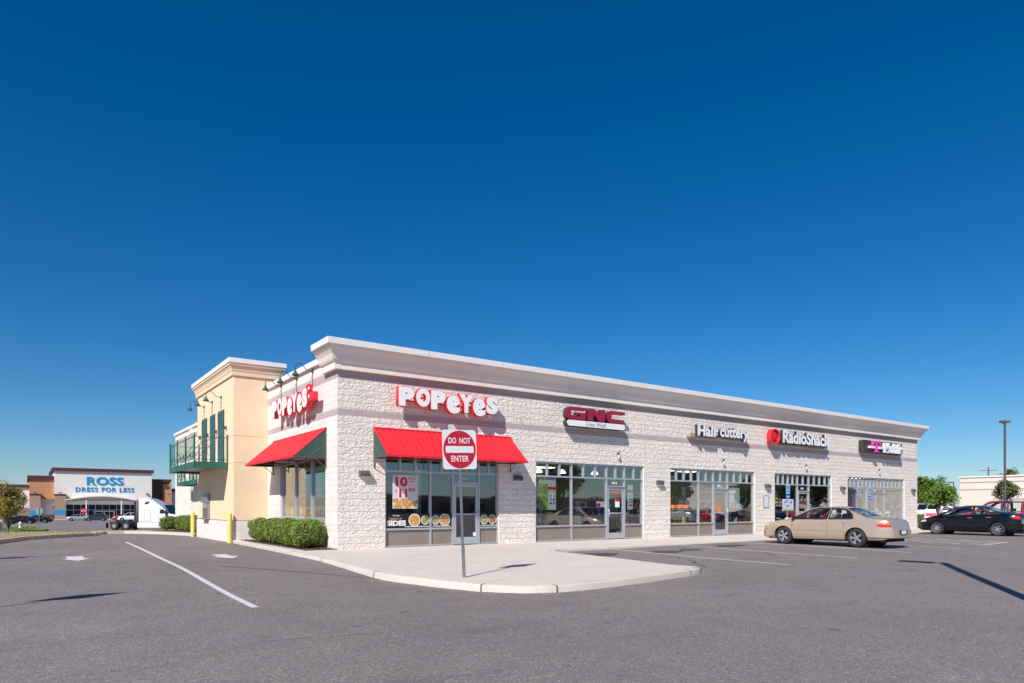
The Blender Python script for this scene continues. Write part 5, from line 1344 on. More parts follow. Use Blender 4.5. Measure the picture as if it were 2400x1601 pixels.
def make_car(kind, paint, loc, heading, label, group=None, cat='car', detail=2, plate=True, name='parked_car', tail='sedan'):
    K = CARS[kind]; e = empty(name, loc, heading, label, cat, group)
    wb, W = K['wb'], K['W']; top = smooth_tab(K['top'], 200, 3)
    xa, xb = K['top'][0][0], K['top'][-1][0]; fwx, rwx = wb/2, -wb/2
    T = lambda x: interp(top, x); B = lambda x: interp(K['belt'], x)
    ra = K['tyre']+.055
    def L(x):
        z = interp(K['lower'], x)
        for c in (fwx, rwx):
            if abs(x-c) < ra: z = max(z, K['tyre']+math.sqrt(ra*ra-(x-c)**2)*.97)
        return z
    def Wp(x):
        # plan taper at nose and tail
        w = W
        df = xb-x; dr = x-xa
        if df < .75: w = W*(.70+.30*(1-(1-df/.75)**2.6))
        if dr < .65: w = W*(.72+.28*(1-(1-dr/.65)**2.6))
        return w
    def lower_y(x, z):
        w = Wp(x); zb = B(x)
        t = (z-.22)/(zb-.22)
        t = max(0, min(1, t))
        y = w*(1-.085*max(0, (.28-t)/.28)**2-.075*max(0, (t-.45)/.55)**1.8)
        y += .010*math.exp(-((z-(zb-.10))/.035)**2)+.008*math.exp(-((z-.36)/.04)**2)
        for c in (fwx, rwx):           # flared arch lips
            d = math.hypot(x-c, z-K['tyre'])
            if d < ra+.09: y += .014*max(0, 1-(d-ra)/.09)
        return y
    def side_y(x, z):
        zb = min(B(x), T(x)-.05)
        if z <= zb: return lower_y(x, z)
        h = (z-zb)/max(.05, (K['roofz']-.05-B(x)))
        yb = lower_y(x, zb)
        return yb-.03*min(1, h*8)-(yb-.03-K['roofw'])*max(0, min(1.05, h))
    cap_h = .05
    def section(x):
        zt = T(x)-cap_h; zb = min(B(x), zt); zl = min(L(x), zt-.02)
        p = [(lower_y(x, zl)-.03, zl)]
        for i in range(9):
            z = zl+(zb-zl)*i/8; p.append((lower_y(x, z), z))
        for i in range(1, 8):
            z = zb+(zt-zb)*i/7; p.append((side_y(x, z), z))
        yt = p[-1][0]
        for i in range(1, 8):
            s = 1-i/7; p.append((yt*s, zt+cap_h*(1-s**3)))
        return p
    n = int((xb-xa)/.035); xs = [xa+(xb-xa)*i/n for i in range(n+1)]
    secs = [section(x) for x in xs]; m = len(secs[0])
    wins = K['win']
    def inpoly(px_, pz, P):
        c = False; j = len(P)-1
        for i in range(len(P)):
            if (P[i][1] > pz) != (P[j][1] > pz) and px_ < (P[j][0]-P[i][0])*(pz-P[i][1])/(P[j][1]-P[i][1])+P[i][0]: c = not c
            j = i
        return c
    mb = MB(); hollow = detail >= 2
    for s_ in (1, -1):
        o_ = len(mb.v)
        for i, x in enumerate(xs):
            for (y, z) in secs[i]: mb.v.append((x, s_*y, z))
        for i in range(n):
            xm = (xs[i]+xs[i+1])/2
            for j in range(m-1):
                zm = (secs[i][j][1]+secs[i+1][j+1][1])/2; ym = (secs[i][j][0]+secs[i+1][j+1][0])/2
                if hollow:
                    if 9 <= j < 17 and any(inpoly(xm, zm, P) for P in wins): continue
                    yt = secs[i][16][0]
                    if j >= 17 and ((K['ws'][0]+.03 < xm < K['ws'][1]-.03) or (K['bl'][0]+.03 < xm < K['bl'][1]-.03)) and ym < yt-.05: continue
                mb.f.append((o_+i*m+j, o_+(i+1)*m+j, o_+(i+1)*m+j+1, o_+i*m+j+1) if s_ > 0 else (o_+i*m+j, o_+i*m+j+1, o_+(i+1)*m+j+1, o_+(i+1)*m+j)); mb.m.append(0)
    # nose and tail closed
    for i in (0, n):
        ring = [(xs[i], y, z) for y, z in secs[i]]+[(xs[i], -y, z) for y, z in reversed(secs[i])]
        mb.add(ring, [tuple(range(len(ring)))])
    me_o = build(mb, 'body', paint, e, smooth=True, recalc=False)
    bm = bmesh.new(); bm.from_mesh(me_o.data); bmesh.ops.remove_doubles(bm, verts=bm.verts[:], dist=.0008); bmesh.ops.recalc_face_normals(bm, faces=bm.faces[:]); bm.to_mesh(me_o.data); bm.free()
    for p in me_o.data.polygons: p.use_smooth = True
    try: me_o.data.set_sharp_from_angle(angle=R(38))
    except Exception: pass
    # underbody, wells
    mb = MB(); mb.box(xa+.25, xb-.3, -W+.14, W-.14, .20, .42)
    mb.box(fwx+ra*.2, xb-.35, -W+.3, W-.3, .3, .6)
    build(mb, 'underbody', 'well_black', e)
    for c in (fwx, rwx): build(MB().lathe([(ra+.02, -W+.23), (ra+.02, W-.23)], 24, 'y', (c, 0, K['tyre']+.01)), 'wheel_well', 'well_black', e)
    # glass and its black surrounds
    def side_patch(P, off, mat, nm, parent, s_, cols=10, thick=0):
        x0, x1 = min(p[0] for p in P), max(p[0] for p in P); mb_ = MB()
        def span(x):
            zz = []
            for (a, b), (c, d) in zip(P, P[1:]+P[:1]):
                if (a <= x <= c or c <= x <= a) and abs(c-a) > 1e-6: zz.append(b+(d-b)*(x-a)/(c-a))
            return (min(zz), max(zz)) if len(zz) >= 2 else (zz[0], zz[0]) if zz else (P[0][1], P[0][1])
        rows = []; kx = cols; kz = 5
        for i in range(kx+1):
            x = x0+(x1-x0)*(i/kx); x = min(max(x, x0+1e-4), x1-1e-4); a, b = span(x)
            rows.append([(x, s_*(side_y(x, a+(b-a)*j/kz)+off), a+(b-a)*j/kz) for j in range(kz+1)])
        mb_.add([q for r_ in rows for q in r_], [(i*(kz+1)+j, (i+1)*(kz+1)+j, (i+1)*(kz+1)+j+1, i*(kz+1)+j+1) for i in range(kx) for j in range(kz)])
        return build(mb_, nm, mat, parent, smooth=True)
    def ring_patch(P, w_out, w_in, off, mat, nm, parent, s_):
        cx = sum(p[0] for p in P)/len(P); cz = sum(p[1] for p in P)/len(P)
        Q = []
        for a, b in zip(P, P[1:]+P[:1]):
            k = max(1, int(math.hypot(b[0]-a[0], b[1]-a[1])/.12)); Q += [(a[0]+(b[0]-a[0])*i/k, a[1]+(b[1]-a[1])*i/k) for i in range(k)]
        nq = len(Q); area = sum(Q[i][0]*Q[(i+1) % nq][1]-Q[(i+1) % nq][0]*Q[i][1] for i in range(nq)); sg = 1 if area > 0 else -1
        vs = []
        for i in range(nq):
            a = Vector(Q[i-1]); b = Vector(Q[(i+1) % nq]); t = (b-a).normalized(); nn = Vector((t.y, -t.x))*sg
            for w_ in (w_out, -w_in):
                x, z = Q[i][0]+nn.x*w_, Q[i][1]+nn.y*w_; vs.append((x, s_*(side_y(x, z)+off), z))
        mb_ = MB(); mb_.add(vs, [(2*i, 2*((i+1) % nq), 2*((i+1) % nq)+1, 2*i+1) for i in range(nq)]); return build(mb_, nm, mat, parent, smooth=True)
    gm = 'car_glass' if hollow else 'black_gloss'
    for s_ in (1, -1):
        for P in wins:
            wn = side_patch(P, .003, gm, 'side_window', e, s_, 12)
            if detail >= 1: ring_patch(P, .022, .034 if hollow else .012, .0055, 'trim_black', 'window_trim', wn, s_)
    for (a, b), nm in ((K['ws'], 'windscreen'), (K['bl'], 'rear_window')):
        mb_ = MB(); kx, ky = 8, 12; rows = []
        for i in range(kx+1):
            x = a+(b-a)*i/kx; zt = T(x)-cap_h; yt = side_y(x, zt)
            rows.append([(x, yt*.93*(2*j/ky-1), zt+cap_h*(1-abs(.93*(2*j/ky-1))**3)+.004) for j in range(ky+1)])
        mb_.add([q for r_ in rows for q in r_], [(i*(ky+1)+j, (i+1)*(ky+1)+j, (i+1)*(ky+1)+j+1, i*(ky+1)+j+1) for i in range(kx) for j in range(ky)])
        build(mb_, nm, gm, e, smooth=True)
    # inside
    if hollow:
        mb = MB(); mb.box(K['bl'][0]-.1, K['ws'][1]+.02, -W+.16, W-.16, .42, .60); mb.box(K['ws'][0]+.45, K['ws'][1]+.02, -W+.2, W-.2, .6, .90); mb.box(K['bl'][0]-.2, K['bl'][0]+.30, -W+.2, W-.2, .6, .88)
        build(mb, 'cabin', 'trim_black', e)
        for sy in (-.37, .37):
            mb = MB(); mb.box(-.25, .25, sy-.24, sy+.24, .55, .72); mb.prism([(-.22, .68), (-.34, .70), (-.52, 1.12), (-.45, 1.16), (-.36, 1.14)], 'y', sy-.23, sy+.23); mb.box(-.56, -.46, sy-.13, sy+.13, 1.17, 1.32)
            build(mb, 'front_seat', 'seat_grey', e, bevel=.03)
        mb = MB(); mb.box(-1.15, -.7, -.6, .6, .55, .7); mb.prism([(-1.1, .66), (-1.25, .68), (-1.38, 1.08), (-1.28, 1.10)], 'y', -.6, .6); 
        for sy in (-.35, .35): mb.box(-1.38, -1.29, sy-.12, sy+.12, 1.1, 1.20)
        build(mb, 'rear_seat', 'seat_grey', e, bevel=.03)
        mb = MB(); mb.tube([(.62+.05*math.sin(t), .37+.18*math.cos(t), .92+.17*math.sin(t)) for t in [2*PI*q/20 for q in range(21)]], .014, 6); mb.tube([(.62, .37, .92), (.85, .37, .82)], .02, 6); build(mb, 'steering_wheel', 'trim_black', e)
    # wheels
    rt, rr_ = K['tyre'], K['rim']
    proto = None
    for c in (fwx, rwx):
        for s_ in (1, -1):
            wh = bpy.data.objects.new('wheel', None); link(wh, e); wh.location = (c, s_*(W-.115), rt); wh.rotation_euler = (0, 0, 0 if s_ > 0 else PI)
            if proto is None:
                mb = MB(); mb.lathe([(rr_, .085), (rr_+.012, .105), (rt-.05, .112), (rt-.015, .095), (rt, .07), (rt, -.07), (rt-.02, -.10), (rr_, -.10), (rr_, .085)], 40, 'y', caps=False)
                ty = build(mb, 'tyre', 'rubber', wh, smooth=True, autos=50)
                mb = MB(); mb.lathe([(rr_*.93, -.05), (rr_*.93, .06), (rr_, .088), (rr_+.006, .098), (rr_+.006, .085)], 36, 'y', caps=False)
                ns = K['spokes']
                for q in range(ns):
                    a = 2*PI*q/ns; ca, sa = math.cos(a), math.sin(a)
                    wi, wo = (.030, .050) if ns <= 6 else (.018, .018)
                    def RP(r_, w_, y_): return (r_*ca-w_*sa, y_, r_*sa+w_*ca)
                    mb.add([RP(.03, -wi, .05), RP(.03, wi, .05), RP(rr_*.96, wo, .075), RP(rr_*.96, -wo, .075), RP(.03, -wi, .085), RP(.03, wi, .085), RP(rr_*.96, wo*.85, .092), RP(rr_*.96, -wo*.85, .092)], [(0, 1, 2, 3), (7, 6, 5, 4), (0, 4, 5, 1), (1, 5, 6, 2), (2, 6, 7, 3), (3, 7, 4, 0)])
                mb.lathe([(.055, .05), (.05, .088), (.03, .094), (.001, .096)], 16, 'y')
                ri = build(mb, 'rim', 'alloy', wh)
                mb = MB(); mb.lathe([(rr_*.93, .0), (rr_*.93, .02)], 24, 'y'); bk = build(mb, 'brake_shadow', 'trim_black', wh)
                proto = (ty, ri, bk)
            else:
                for q in proto: c_ = q.copy(); COL.objects.link(c_); c_.parent = wh
    if detail >= 1:
        # lamps
        for s_ in (1, -1):
            if kind == 'sedan':
                side_patch([(-2.46, .71), (-2.44, .83), (-2.34, .87), (-2.16, .85), (-2.04, .79), (-2.08, .74), (-2.2, .71)], .006, 'tail_red', 'tail_lamp', e, s_, 10)
                side_patch([(-2.44, .785), (-2.42, .83), (-2.32, .862), (-2.16, .842), (-2.09, .79)], .010, 'tail_orange', 'indicator_lens', e, s_, 8)
                side_patch([(2.02, .60), (2.02, .66), (2.22, .63), (2.22, .57)], .004, 'amber', 'side_marker', e, s_, 4)
                side_patch([(2.02, .70), (2.06, .78), (2.30, .66), (2.30, .60)], .004, 'lamp_clear', 'headlight', e, s_, 5)
            else:
                tx = xa; zb = B(xa)
                side_patch([(tx+.02, zb-.22), (tx+.03, zb-.06), (tx+.20, zb-.03), (tx+.42, zb-.07), (tx+.30, zb-.17)], .005, 'tail_red', 'tail_lamp', e, s_, 8)
                side_patch([(xb-.45, .66), (xb-.38, .76), (xb-.14, .70), (xb-.10, .62)], .004, 'lamp_clear', 'headlight', e, s_, 5)
            # door seams, handles, mirror, moulding
            for sx in ((-.335, 1.03, -.93) if kind != 'suv' else (-.27, 1.0, -1.15)):
                side_patch([(sx-.005, .26), (sx-.005, B(sx)+.01), (sx+.005, B(sx)+.01), (sx+.005, .26)], .0015, 'trim_black', 'door_seam', e, s_, 1)
            for sx in (-.22, -1.0):
                x0 = sx+.06; side_patch([(x0-.10, B(x0)-.12), (x0-.10, B(x0)-.09), (x0+.10, B(x0)-.09), (x0+.10, B(x0)-.12)], .012, paint if paint != 'paint_black' else 'alloy', 'door_handle', e, s_, 3)
            side_patch([(-.93, .545), (-.93, .575), (1.0, .575), (1.0, .545)], .006, paint, 'side_moulding', e, s_, 8)
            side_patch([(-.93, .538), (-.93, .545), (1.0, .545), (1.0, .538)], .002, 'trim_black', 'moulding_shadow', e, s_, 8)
            mx = K['win'][-1][-2][0]-.08
            mb = MB(); my = s_*(side_y(mx, B(mx)+.08)+.02); mb.prism([(mx-.05, my), (mx+.07, my), (mx+.04, my+s_*.17), (mx-.05, my+s_*.19)], 'z', B(mx)+.03, B(mx)+.16); build(mb, 'wing_mirror', 'trim_black' if kind == 'sedan' else paint, e, bevel=.02)
        # bumpers and plate
        if plate:
            PX_ = .045 if kind == 'sedan' else 0
            mb = MB(); mb.box(xa-.012-PX_, xa+.0, -.26, .26, .46 if kind == 'sedan' else .72, .61 if kind == 'sedan' else .85)
            build(mb, 'plate_recess', 'trim_black', e); build(MB().box(xa-.018-PX_, xa-.012-PX_, -.155, .155, .48 if kind == 'sedan' else .73, .595 if kind == 'sedan' else .83), 'number_plate', 'sign_white', e)
        # bumper bar wrapped round the tail
        def bump(x_lo, x_hi, z0, z1, out, nm, back):
            rows = []
            K2 = 14
            for i in range(K2+1):
                t = i/K2; x = x_lo+(x_hi-x_lo)*(1-t)**2 if back else x_hi-(x_hi-x_lo)*(1-t)**2
                rows.append((x, lower_y(x, (z0+z1)/2)+out))
            end = (x_lo if back else x_hi)
            pts = [(x, y) for x, y in rows]+[(end-(out if back else -out), rows[-1][1]-.10)]
            full = pts+[(x, -y) for x, y in reversed(pts)]
            vs = []; k = len(full)
            for dz, din in ((z0, .04), (z0+.03, 0), (z1-.03, 0), (z1, .04)):
                for x, y in full: vs.append((x+(din if back else -din)*(1 if abs(y) < abs(rows[-1][1]) else .3), y-(din if y > 0 else -din), dz))
            mb_ = MB(); mb_.add(vs, [(r_*k+i, r_*k+i+1, (r_+1)*k+i+1, (r_+1)*k+i) for r_ in range(3) for i in range(k-1)]+[tuple(range(k)), tuple(range(3*k, 4*k))]); return build(mb_, nm, paint, e, smooth=True, autos=35)
        bump(xa, rwx-ra-.04, .33, .62 if kind == 'sedan' else .6, .034, 'rear_bumper', True)
        bump(fwx+ra+.05, xb, .27, .52, .012, 'front_bumper', False)
        if kind == 'suv':
            for s_ in (1, -1): build(MB().tube([(-1.6, s_*.62, 1.76), (-1.5, s_*.62, 1.81), (.1, s_*.62, 1.83), (.2, s_*.62, 1.77)], .018, 6), 'roof_rail', 'trim_black', e)
    return e
def gz(x, y): return tz(x, y)
make_car('sedan', 'paint_gold', (16.25, -6.75, gz(16.25, -6.75)), R(90+1.3), 'gold beige four-door sedan parked in front of the RadioShack')
make_car('compact', 'paint_black', (30.74, -5.92, gz(30.7, -5.9)), R(90+3.6), 'black four-door compact parked beyond the gold sedan')
make_car('suv', 'paint_red', (35.3, -5.6, gz(35.3, -5.6)), R(90+2), 'red high-roofed SUV just behind the black compact at the right edge')
# far cars on the left lot
def far(px_, py_, D): pass
make_car('hatch', 'paint_navy', (4.0, 146.5, gz(4, 146.5)), R(180-10), 'dark grey hatchback parked before the blue-lettered store entrance', 'cars parked at the far store', detail=1)
make_car('sedan', 'paint_silver', (1.2, 150.5, gz(1.2, 150)), R(180-10), 'silver sedan half hidden behind the dark grey hatchback', 'cars parked at the far store', detail=1)
make_car('suv', 'paint_white_car', (9.8, 142.5, gz(9.8, 142.5)), R(180-15), 'white SUV parked behind the lorry tractor wheels', 'cars parked at the far store', detail=1)
make_car('compact', 'paint_red', (9.2, 147.8, gz(7.8, 146.5)), R(180-15), 'small red car low beside the white SUV', 'cars parked at the far store', detail=1)
make_car('compact', 'paint_black', (-8.6, 124.5, gz(-8.6, 124.5)), R(170), 'black car behind the yellowing tree', 'cars parked at the far store', detail=1)
make_car('sedan', 'paint_black', (-6.4, 131.5, gz(-6.4, 131.5)), R(170), 'black car just right of the one behind the yellowing tree', 'cars parked at the far store', detail=1)
make_car('sedan', 'paint_navy', (-14.2, 126, gz(-14.2, 126)), R(170), 'dark car at the left edge behind the tree trunk', 'cars parked at the far store', detail=1)
# far cars beyond the right end
for i, (x, y, k, p, lab) in enumerate(((66.5, 12.6, 'suv', 'paint_white_car', 'white SUV far beyond the right end wall of the shops'), (71.5, 13.2, 'hatch', 'paint_silver', 'silver hatchback far behind the bright young tree'), (76, 12.6, 'sedan', 'paint_navy', 'dark sedan far behind the bright young tree'), (79, 13.6, 'compact', 'paint_silver', 'silver compact far under the bright young tree'), (69.5, 15.2, 'suv', 'paint_white_car', 'second white SUV far beyond the right end wall, partly hidden'))):
    make_car(k, p, (x, y, gz(x, y)), R(100+20*i), lab, 'cars parked far beyond the shops', detail=1)
# cars and trees on the side of the lot behind the photographer, mirrored in the shop glass
for i, (x, y, k, p, lab) in enumerate(((44, -24, 'suv', 'paint_silver', 'silver SUV parked across the lot, mirrored in the glass'), (48, -24.4, 'compact', 'paint_red', 'red compact parked across the lot, mirrored in the glass'), (56, -24, 'sedan', 'paint_navy', 'dark sedan parked across the lot, mirrored in the glass'), (66, -26, 'suv', 'paint_white_car', 'white SUV parked across the lot, mirrored in the glass'))):
    make_car(k, p, (x, y, gz(x, y)), R(90), lab, 'cars across the lot', detail=1)
for i, (x, y, h, r_) in enumerate(((42.5, -41, 8.5, 3.0), (53, -32, 7.5, 2.6), (76, -32, 8, 3.4), (83, -33, 8, 3.6), (90, -30.5, 8, 3.2), (104, -32, 6.5, 2.2), (74, -38, 6, 2.4), (-50, 14, 8, 4), (-58, 26, 9, 4.5), (-62, 4, 8, 4))):
    tree(x, y, h, r_, 1.6, 'leaf_olive' if i in (0, 2) else 'leaf_dark', 100+i, 'dark tree across the lot, number %s along the row, mirrored in the glass' % ['one', 'two', 'three', 'four', 'five', 'six', 'seven', 'eight', 'nine', 'ten'][i], n=3400, leaf=.22, trunk_r=.25, group='trees across the lot')
pw = empty('white_building', (160, -64, tz(160, -64)), 0, 'white gabled building across the lot, mirrored in the far glass', 'building')
build(MB().box(-13, 13, -14, 0, -.5, 4.6), 'wall', 'ross_white', pw)
build(MB().prism([(-13.6, 4.6), (13.6, 4.6), (0, 8.2)], 'y', -14.3, .3), 'roof', 'lamp_grey', pw)
for x in (-9, -3, 3, 9): build(MB().box(x-1.2, x+1.2, 0, .06, .8, 2.8), 'window', 'black_gloss', pw)
bb_ = empty('brick_building', (110, -115, 0), 0, 'low red-brown brick building across the lot, mirrored in the glass', 'building')
build(MB().box(-55, 60, -10, 0, -.5, 3.9), 'wall', 'ross_brick', bb_); build(MB().box(-55.2, 60.2, -10.2, .2, 3.9, 4.2), 'roof_edge', 'cap_white', bb_)
mb = MB()
for i in range(14): mb.box(-50+8*i, -45+8*i, .0, .06, .3, 2.7)
build(mb, 'window_band', 'black_gloss', bb_)

# ---------------------------------------------------------------- far store on the left
RY = 175.0; zg = tz(5, 150)
st_ = empty('department_store', (0, RY, zg), 0, 'cream and orange store with dark red rooflines far at the left', 'building')
SB = lambda *b: b
def sbox(name, mat, *boxes, parent=st_, bevel=0):
    mb = MB()
    for (x0, x1, y0, y1, z0, z1) in boxes: mb.box(x0, x1, y0-RY, y1-RY, z0-zg, z1-zg)
    return build(mb, name, mat, parent, bevel=bevel)
sbox('main_wall', 'ross_white', (-2.5, 18.2, RY, RY+30, 3.2, 10.3))
sbox('roof_edge', 'maroon', (-2.95, 18.6, RY-.45, RY+30.4, 10.3, 11.05))
sbox('left_wing', 'ross_orange', (-7.3, -2.52, RY+1, RY+30, 3.2, 8.25)); sbox('roof_edge', 'maroon', (-7.75, -2.55, RY+.6, RY+30, 8.25, 9.1))
sbox('right_wing', 'ross_dark', (18.22, 23.0, RY+4, RY+30, -1.5, 8.25)); sbox('roof_edge', 'maroon', (18.62, 23.3, RY+3.6, RY+30, 8.25, 8.95))
sbox('right_wing_front', 'ross_orange', (21.2, 23.1, RY+2, RY+3.98, 3.0, 7.6)); sbox('pier', 'ross_brick', (21.1, 23.2, RY+1.6, RY+3.9, -1.5, 3.0)); 
sbox('far_right_wall', 'ross_white', (23.3, 60, RY+6, RY+30, -1.5, 5.8)); sbox('roof_edge', 'maroon', (23.3, 60, RY+5.6, RY+30, 5.8, 6.6))
sbox('far_left_wall', 'ross_white', (-45, -7.32, RY+3, RY+30, 1.4, 6.25)); sbox('roof_edge', 'maroon', (-45, -7.35, RY+2.6, RY+30, 6.25, 6.95)); sbox('brick_foot', 'ross_brick', (-45, -7.32, RY+2.8, RY+2.99, -1.5, 1.38))
for (a, b) in ((-7.3, -5.2), (-2.45, -.28)):
    sbox('pier', 'ross_brick', (a, b, RY-1.6, RY+.98, -1.5, 4.45)); sbox('pier_cap', 'maroon', (a-.08, b+.08, RY-1.7, RY+.98, 4.45, 4.75))
    sbox('blue_stripe', 'ross_blue', (a-.01, b+.01, RY-1.63, RY-1.61, .42, .95), (a-.01, b+.01, RY-1.63, RY-1.61, -.22, .34))
sbox('orange_lintel', 'ross_orange', (-5.18, -2.47, RY-.2, RY+.95, 3.5, 3.9)); sbox('recess_wall', 'ross_white', (-5.18, -2.47, RY+.5, RY+.95, -.3, 3.5)); sbox('recess_foot', 'ross_brick', (-5.18, -2.47, RY+.3, RY+.49, -1.5, -.3))
sbox('panel_door', 'cap_white', (-4.2, -2.5, RY+.42, RY+.499, -.2, 2.4))
# entrance canopy with a shallow arch
mb = MB(); pts = [(-.28+14.7*i/20, 3.5+.95*math.sin(PI*i/20)) for i in range(21)]
mb.prism(pts+[(x, z-.26) for x, z in reversed(pts)], 'y', RY-2.6-RY, .0); mb.v = [(x, y, z-zg) for x, y, z in mb.v]; build(mb, 'arched_canopy', 'ross_white', st_)
sbox('lintel', 'cornice_grey', (-.28, 18.1, RY-.6, RY-.2, 2.25, 3.2)); sbox('sill', 'ross_brick', (-.28, 5.0, RY-.5, RY+.2, -1.5, -.9), (10.3, 18.1, RY-.5, RY+.2, -1.5, -.9))
wn = sbox('entrance_glass', 'black_gloss', (-.28, 18.1, RY+.05, RY+.1, -1.4, 2.3))
mb = MB()
for i in range(13): mb.box(-.2+1.5*i, -.1+1.5*i, -.05, .04, -1.4-zg, 2.3-zg)
mb.box(-.28, 18.1, -.04, .04, .9-zg, 1.0-zg); mb.box(5.5, 9.9, -.3, -.1, .5-zg, .75-zg); mb.box(5.5, 5.65, -.3, -.1, -1.4-zg, .5-zg); mb.box(9.75, 9.9, -.3, -.1, -1.4-zg, .5-zg); mb.box(7.65, 7.8, -.3, -.1, -1.4-zg, .5-zg)
build(mb, 'mullion', 'aluminium', wn)
for x in (3.8, 11.2, 14.3): sbox('column', 'cap_white', (x-.1, x+.1, RY-2.4, RY-2.1, -1.5, 3.3))
for x in (-6.2, -1.3, 17.2, 22.2): 
    mb = MB(); mb.box(x-.35, x+.25, -1.95 if x < 0 else .0-.4, -1.6 if x < 0 else 0, 4.85-zg, 5.1-zg); build(mb, 'flood_lamp', 'bronze', st_)
sbox('apron', 'concrete', (-20, 24, RY-6, RY-1.7, -1.6, -1.22))
for (txt, x0, x1, z0, z1, lab) in (('ROSS', 4.05, 11.9, 7.0, 9.05, 'large blue ROSS letters high on the far store'), ('DRESS FOR LESS', 1.75, 14.2, 5.35, 6.5, 'smaller blue DRESS FOR LESS letters on the far store')):
    e = empty('store_sign', (x0, RY, z0), 0, lab, 'shop sign', 'letters on the far store')
    raceway_letters(e, txt, x0, x1, z0, z1, RY-.12, ['ross_blue', 'ross_blue'], .10, .035 if txt == 'ROSS' else .028, spacing=1.08 if txt == 'ROSS' else 1.2)

# ---------------------------------------------------------------- lorry tractor
ang = R(-35.4)
tx_, ty_ = 5.2, 75.6
tk = empty('semi_truck', (tx_-1.1, ty_+.8, tz(4, 76)+.02), ang, 'white sleeper-cab lorry tractor without a trailer, far left', 'truck')
prof_t = [(0, .95), (0, 3.72), (.15, 3.9), (.6, 3.95), (1.2, 3.88), (1.9, 3.6), (2.6, 3.1), (3.1, 2.72), (3.5, 2.3), (3.75, 2.02), (4.4, 1.86), (5.2, 1.68), (5.6, 1.45), (5.72, 1.1), (5.72, .6), (5.0, .55), (5.0, .95)]
mb = MB(); mb.prism(prof_t, 'y', -1.15, 1.15); build(mb, 'cab', 'paint_white_car', tk, bevel=.09)
for s_ in (-1, 1):
    y0 = s_*1.152
    def tp(pts, nm, mat, d=.012): 
        mb_ = MB(); mb_.prism(pts, 'y', y0, y0+s_*d); return build(mb_, nm, mat, tk)
    dr = tp([(2.45, 1.0), (2.45, 2.72), (3.2, 2.70), (3.62, 2.1), (3.66, 1.0)], 'cab_door', 'paint_silver', .006)
    mb = MB(); mb.prism([(2.5, 1.04), (2.5, 2.67), (3.17, 2.65), (3.57, 2.08), (3.60, 1.04)], 'y', y0+s_*.006, y0+s_*.014); build(mb, 'door_skin', 'paint_white_car', dr)
    mb = MB(); mb.prism([(2.68, 2.02), (2.68, 2.55), (3.15, 2.55), (3.45, 2.08)], 'y', y0+s_*.014, y0+s_*.02); build(mb, 'door_glass', 'black_gloss', dr)
    tp([(.85, 3.15), (.78, 3.35), (1.0, 3.5), (1.4, 3.52), (1.3, 3.3)], 'sleeper_window', 'black_gloss', .01)
    tp([(.75, 1.15), (.75, 2.5), (1.5, 2.5), (1.5, 1.15)], 'locker_door', 'paint_silver', .004)
    mb = MB(); mb.prism([(.79, 1.19), (.79, 2.46), (1.46, 2.46), (1.46, 1.19)], 'y', y0+s_*.004, y0+s_*.010); build(mb, 'locker_skin', 'paint_white_car', tk)
    mb = MB(); mb.box(-.15, 3.9, y0-s_*.25, y0, .28, .93); build(mb, 'side_fairing', 'paint_white_car', tk, bevel=.04)
    mb = MB(); mb.box(3.45, 3.6, y0+s_*.05, y0+s_*.30, 1.75, 2.45); build(mb, 'wing_mirror', 'trim_black', tk, bevel=.03)
    mb = MB(); mb.tube([(-.25, s_*.95, .9), (-.25, s_*.95, 3.8)], .09, 10); build(mb, 'exhaust_stack', 'lamp_grey', tk, smooth=True)
    mb = MB(); mb.box(-.75, -.72, s_*.75, s_*1.2, .2, 1.05); mb.box(-4.0, -3.97, s_*.75, s_*1.2, .25, .9); build(mb, 'mud_flap', 'rubber', tk)
mb = MB(); mb.prism([(3.62, 2.72), (3.15, 3.08), (3.22, 3.12), (3.86, 2.10), (3.80, 2.05)], 'y', -1.0, 1.0); build(mb, 'windscreen', 'black_gloss', tk)
mb = MB(); mb.box(-.62, -.02, -1.0, 1.0, .9, 3.6); build(mb, 'rear_gap_panel', 'trim_black', tk)
mb = MB(); mb.box(-4.0, 5.0, .32, .42, .72, 1.0); mb.box(-4.0, 5.0, -.42, -.32, .72, 1.0); mb.box(-4.0, -3.9, -.42, .42, .72, 1.0); mb.box(-3.2, -1.6, -.5, .5, 1.0, 1.14); mb.box(-.9, 0, -.9, .9, .5, .95); build(mb, 'chassis', 'trim_black', tk)
def twheel(x, y, w):
    wh = bpy.data.objects.new('wheel', None); link(wh, tk); wh.location = (x, y, .5); wh.rotation_euler = (0, 0, PI if y < 0 else 0)
    mb = MB(); mb.lathe([(.24, w), (.30, w+.02), (.46, w+.01), (.5, w-.04), (.5, -w), (.24, -w), (.24, w)], 32, 'y', caps=False); build(mb, 'tyre', 'rubber', wh, smooth=True, autos=50)
    mb = MB(); mb.lathe([(.24, w+.01), (.22, w-.10), (.14, w-.14), (.12, w-.02), (.05, w), (.001, w)], 28, 'y'); build(mb, 'rim', 'alloy', wh, smooth=True, autos=40)
for x in (-1.55, -3.0):
    for s_ in (-1, 1): twheel(x, s_*.92, .27)
for s_ in (-1, 1): twheel(4.55, s_*1.0, .16)

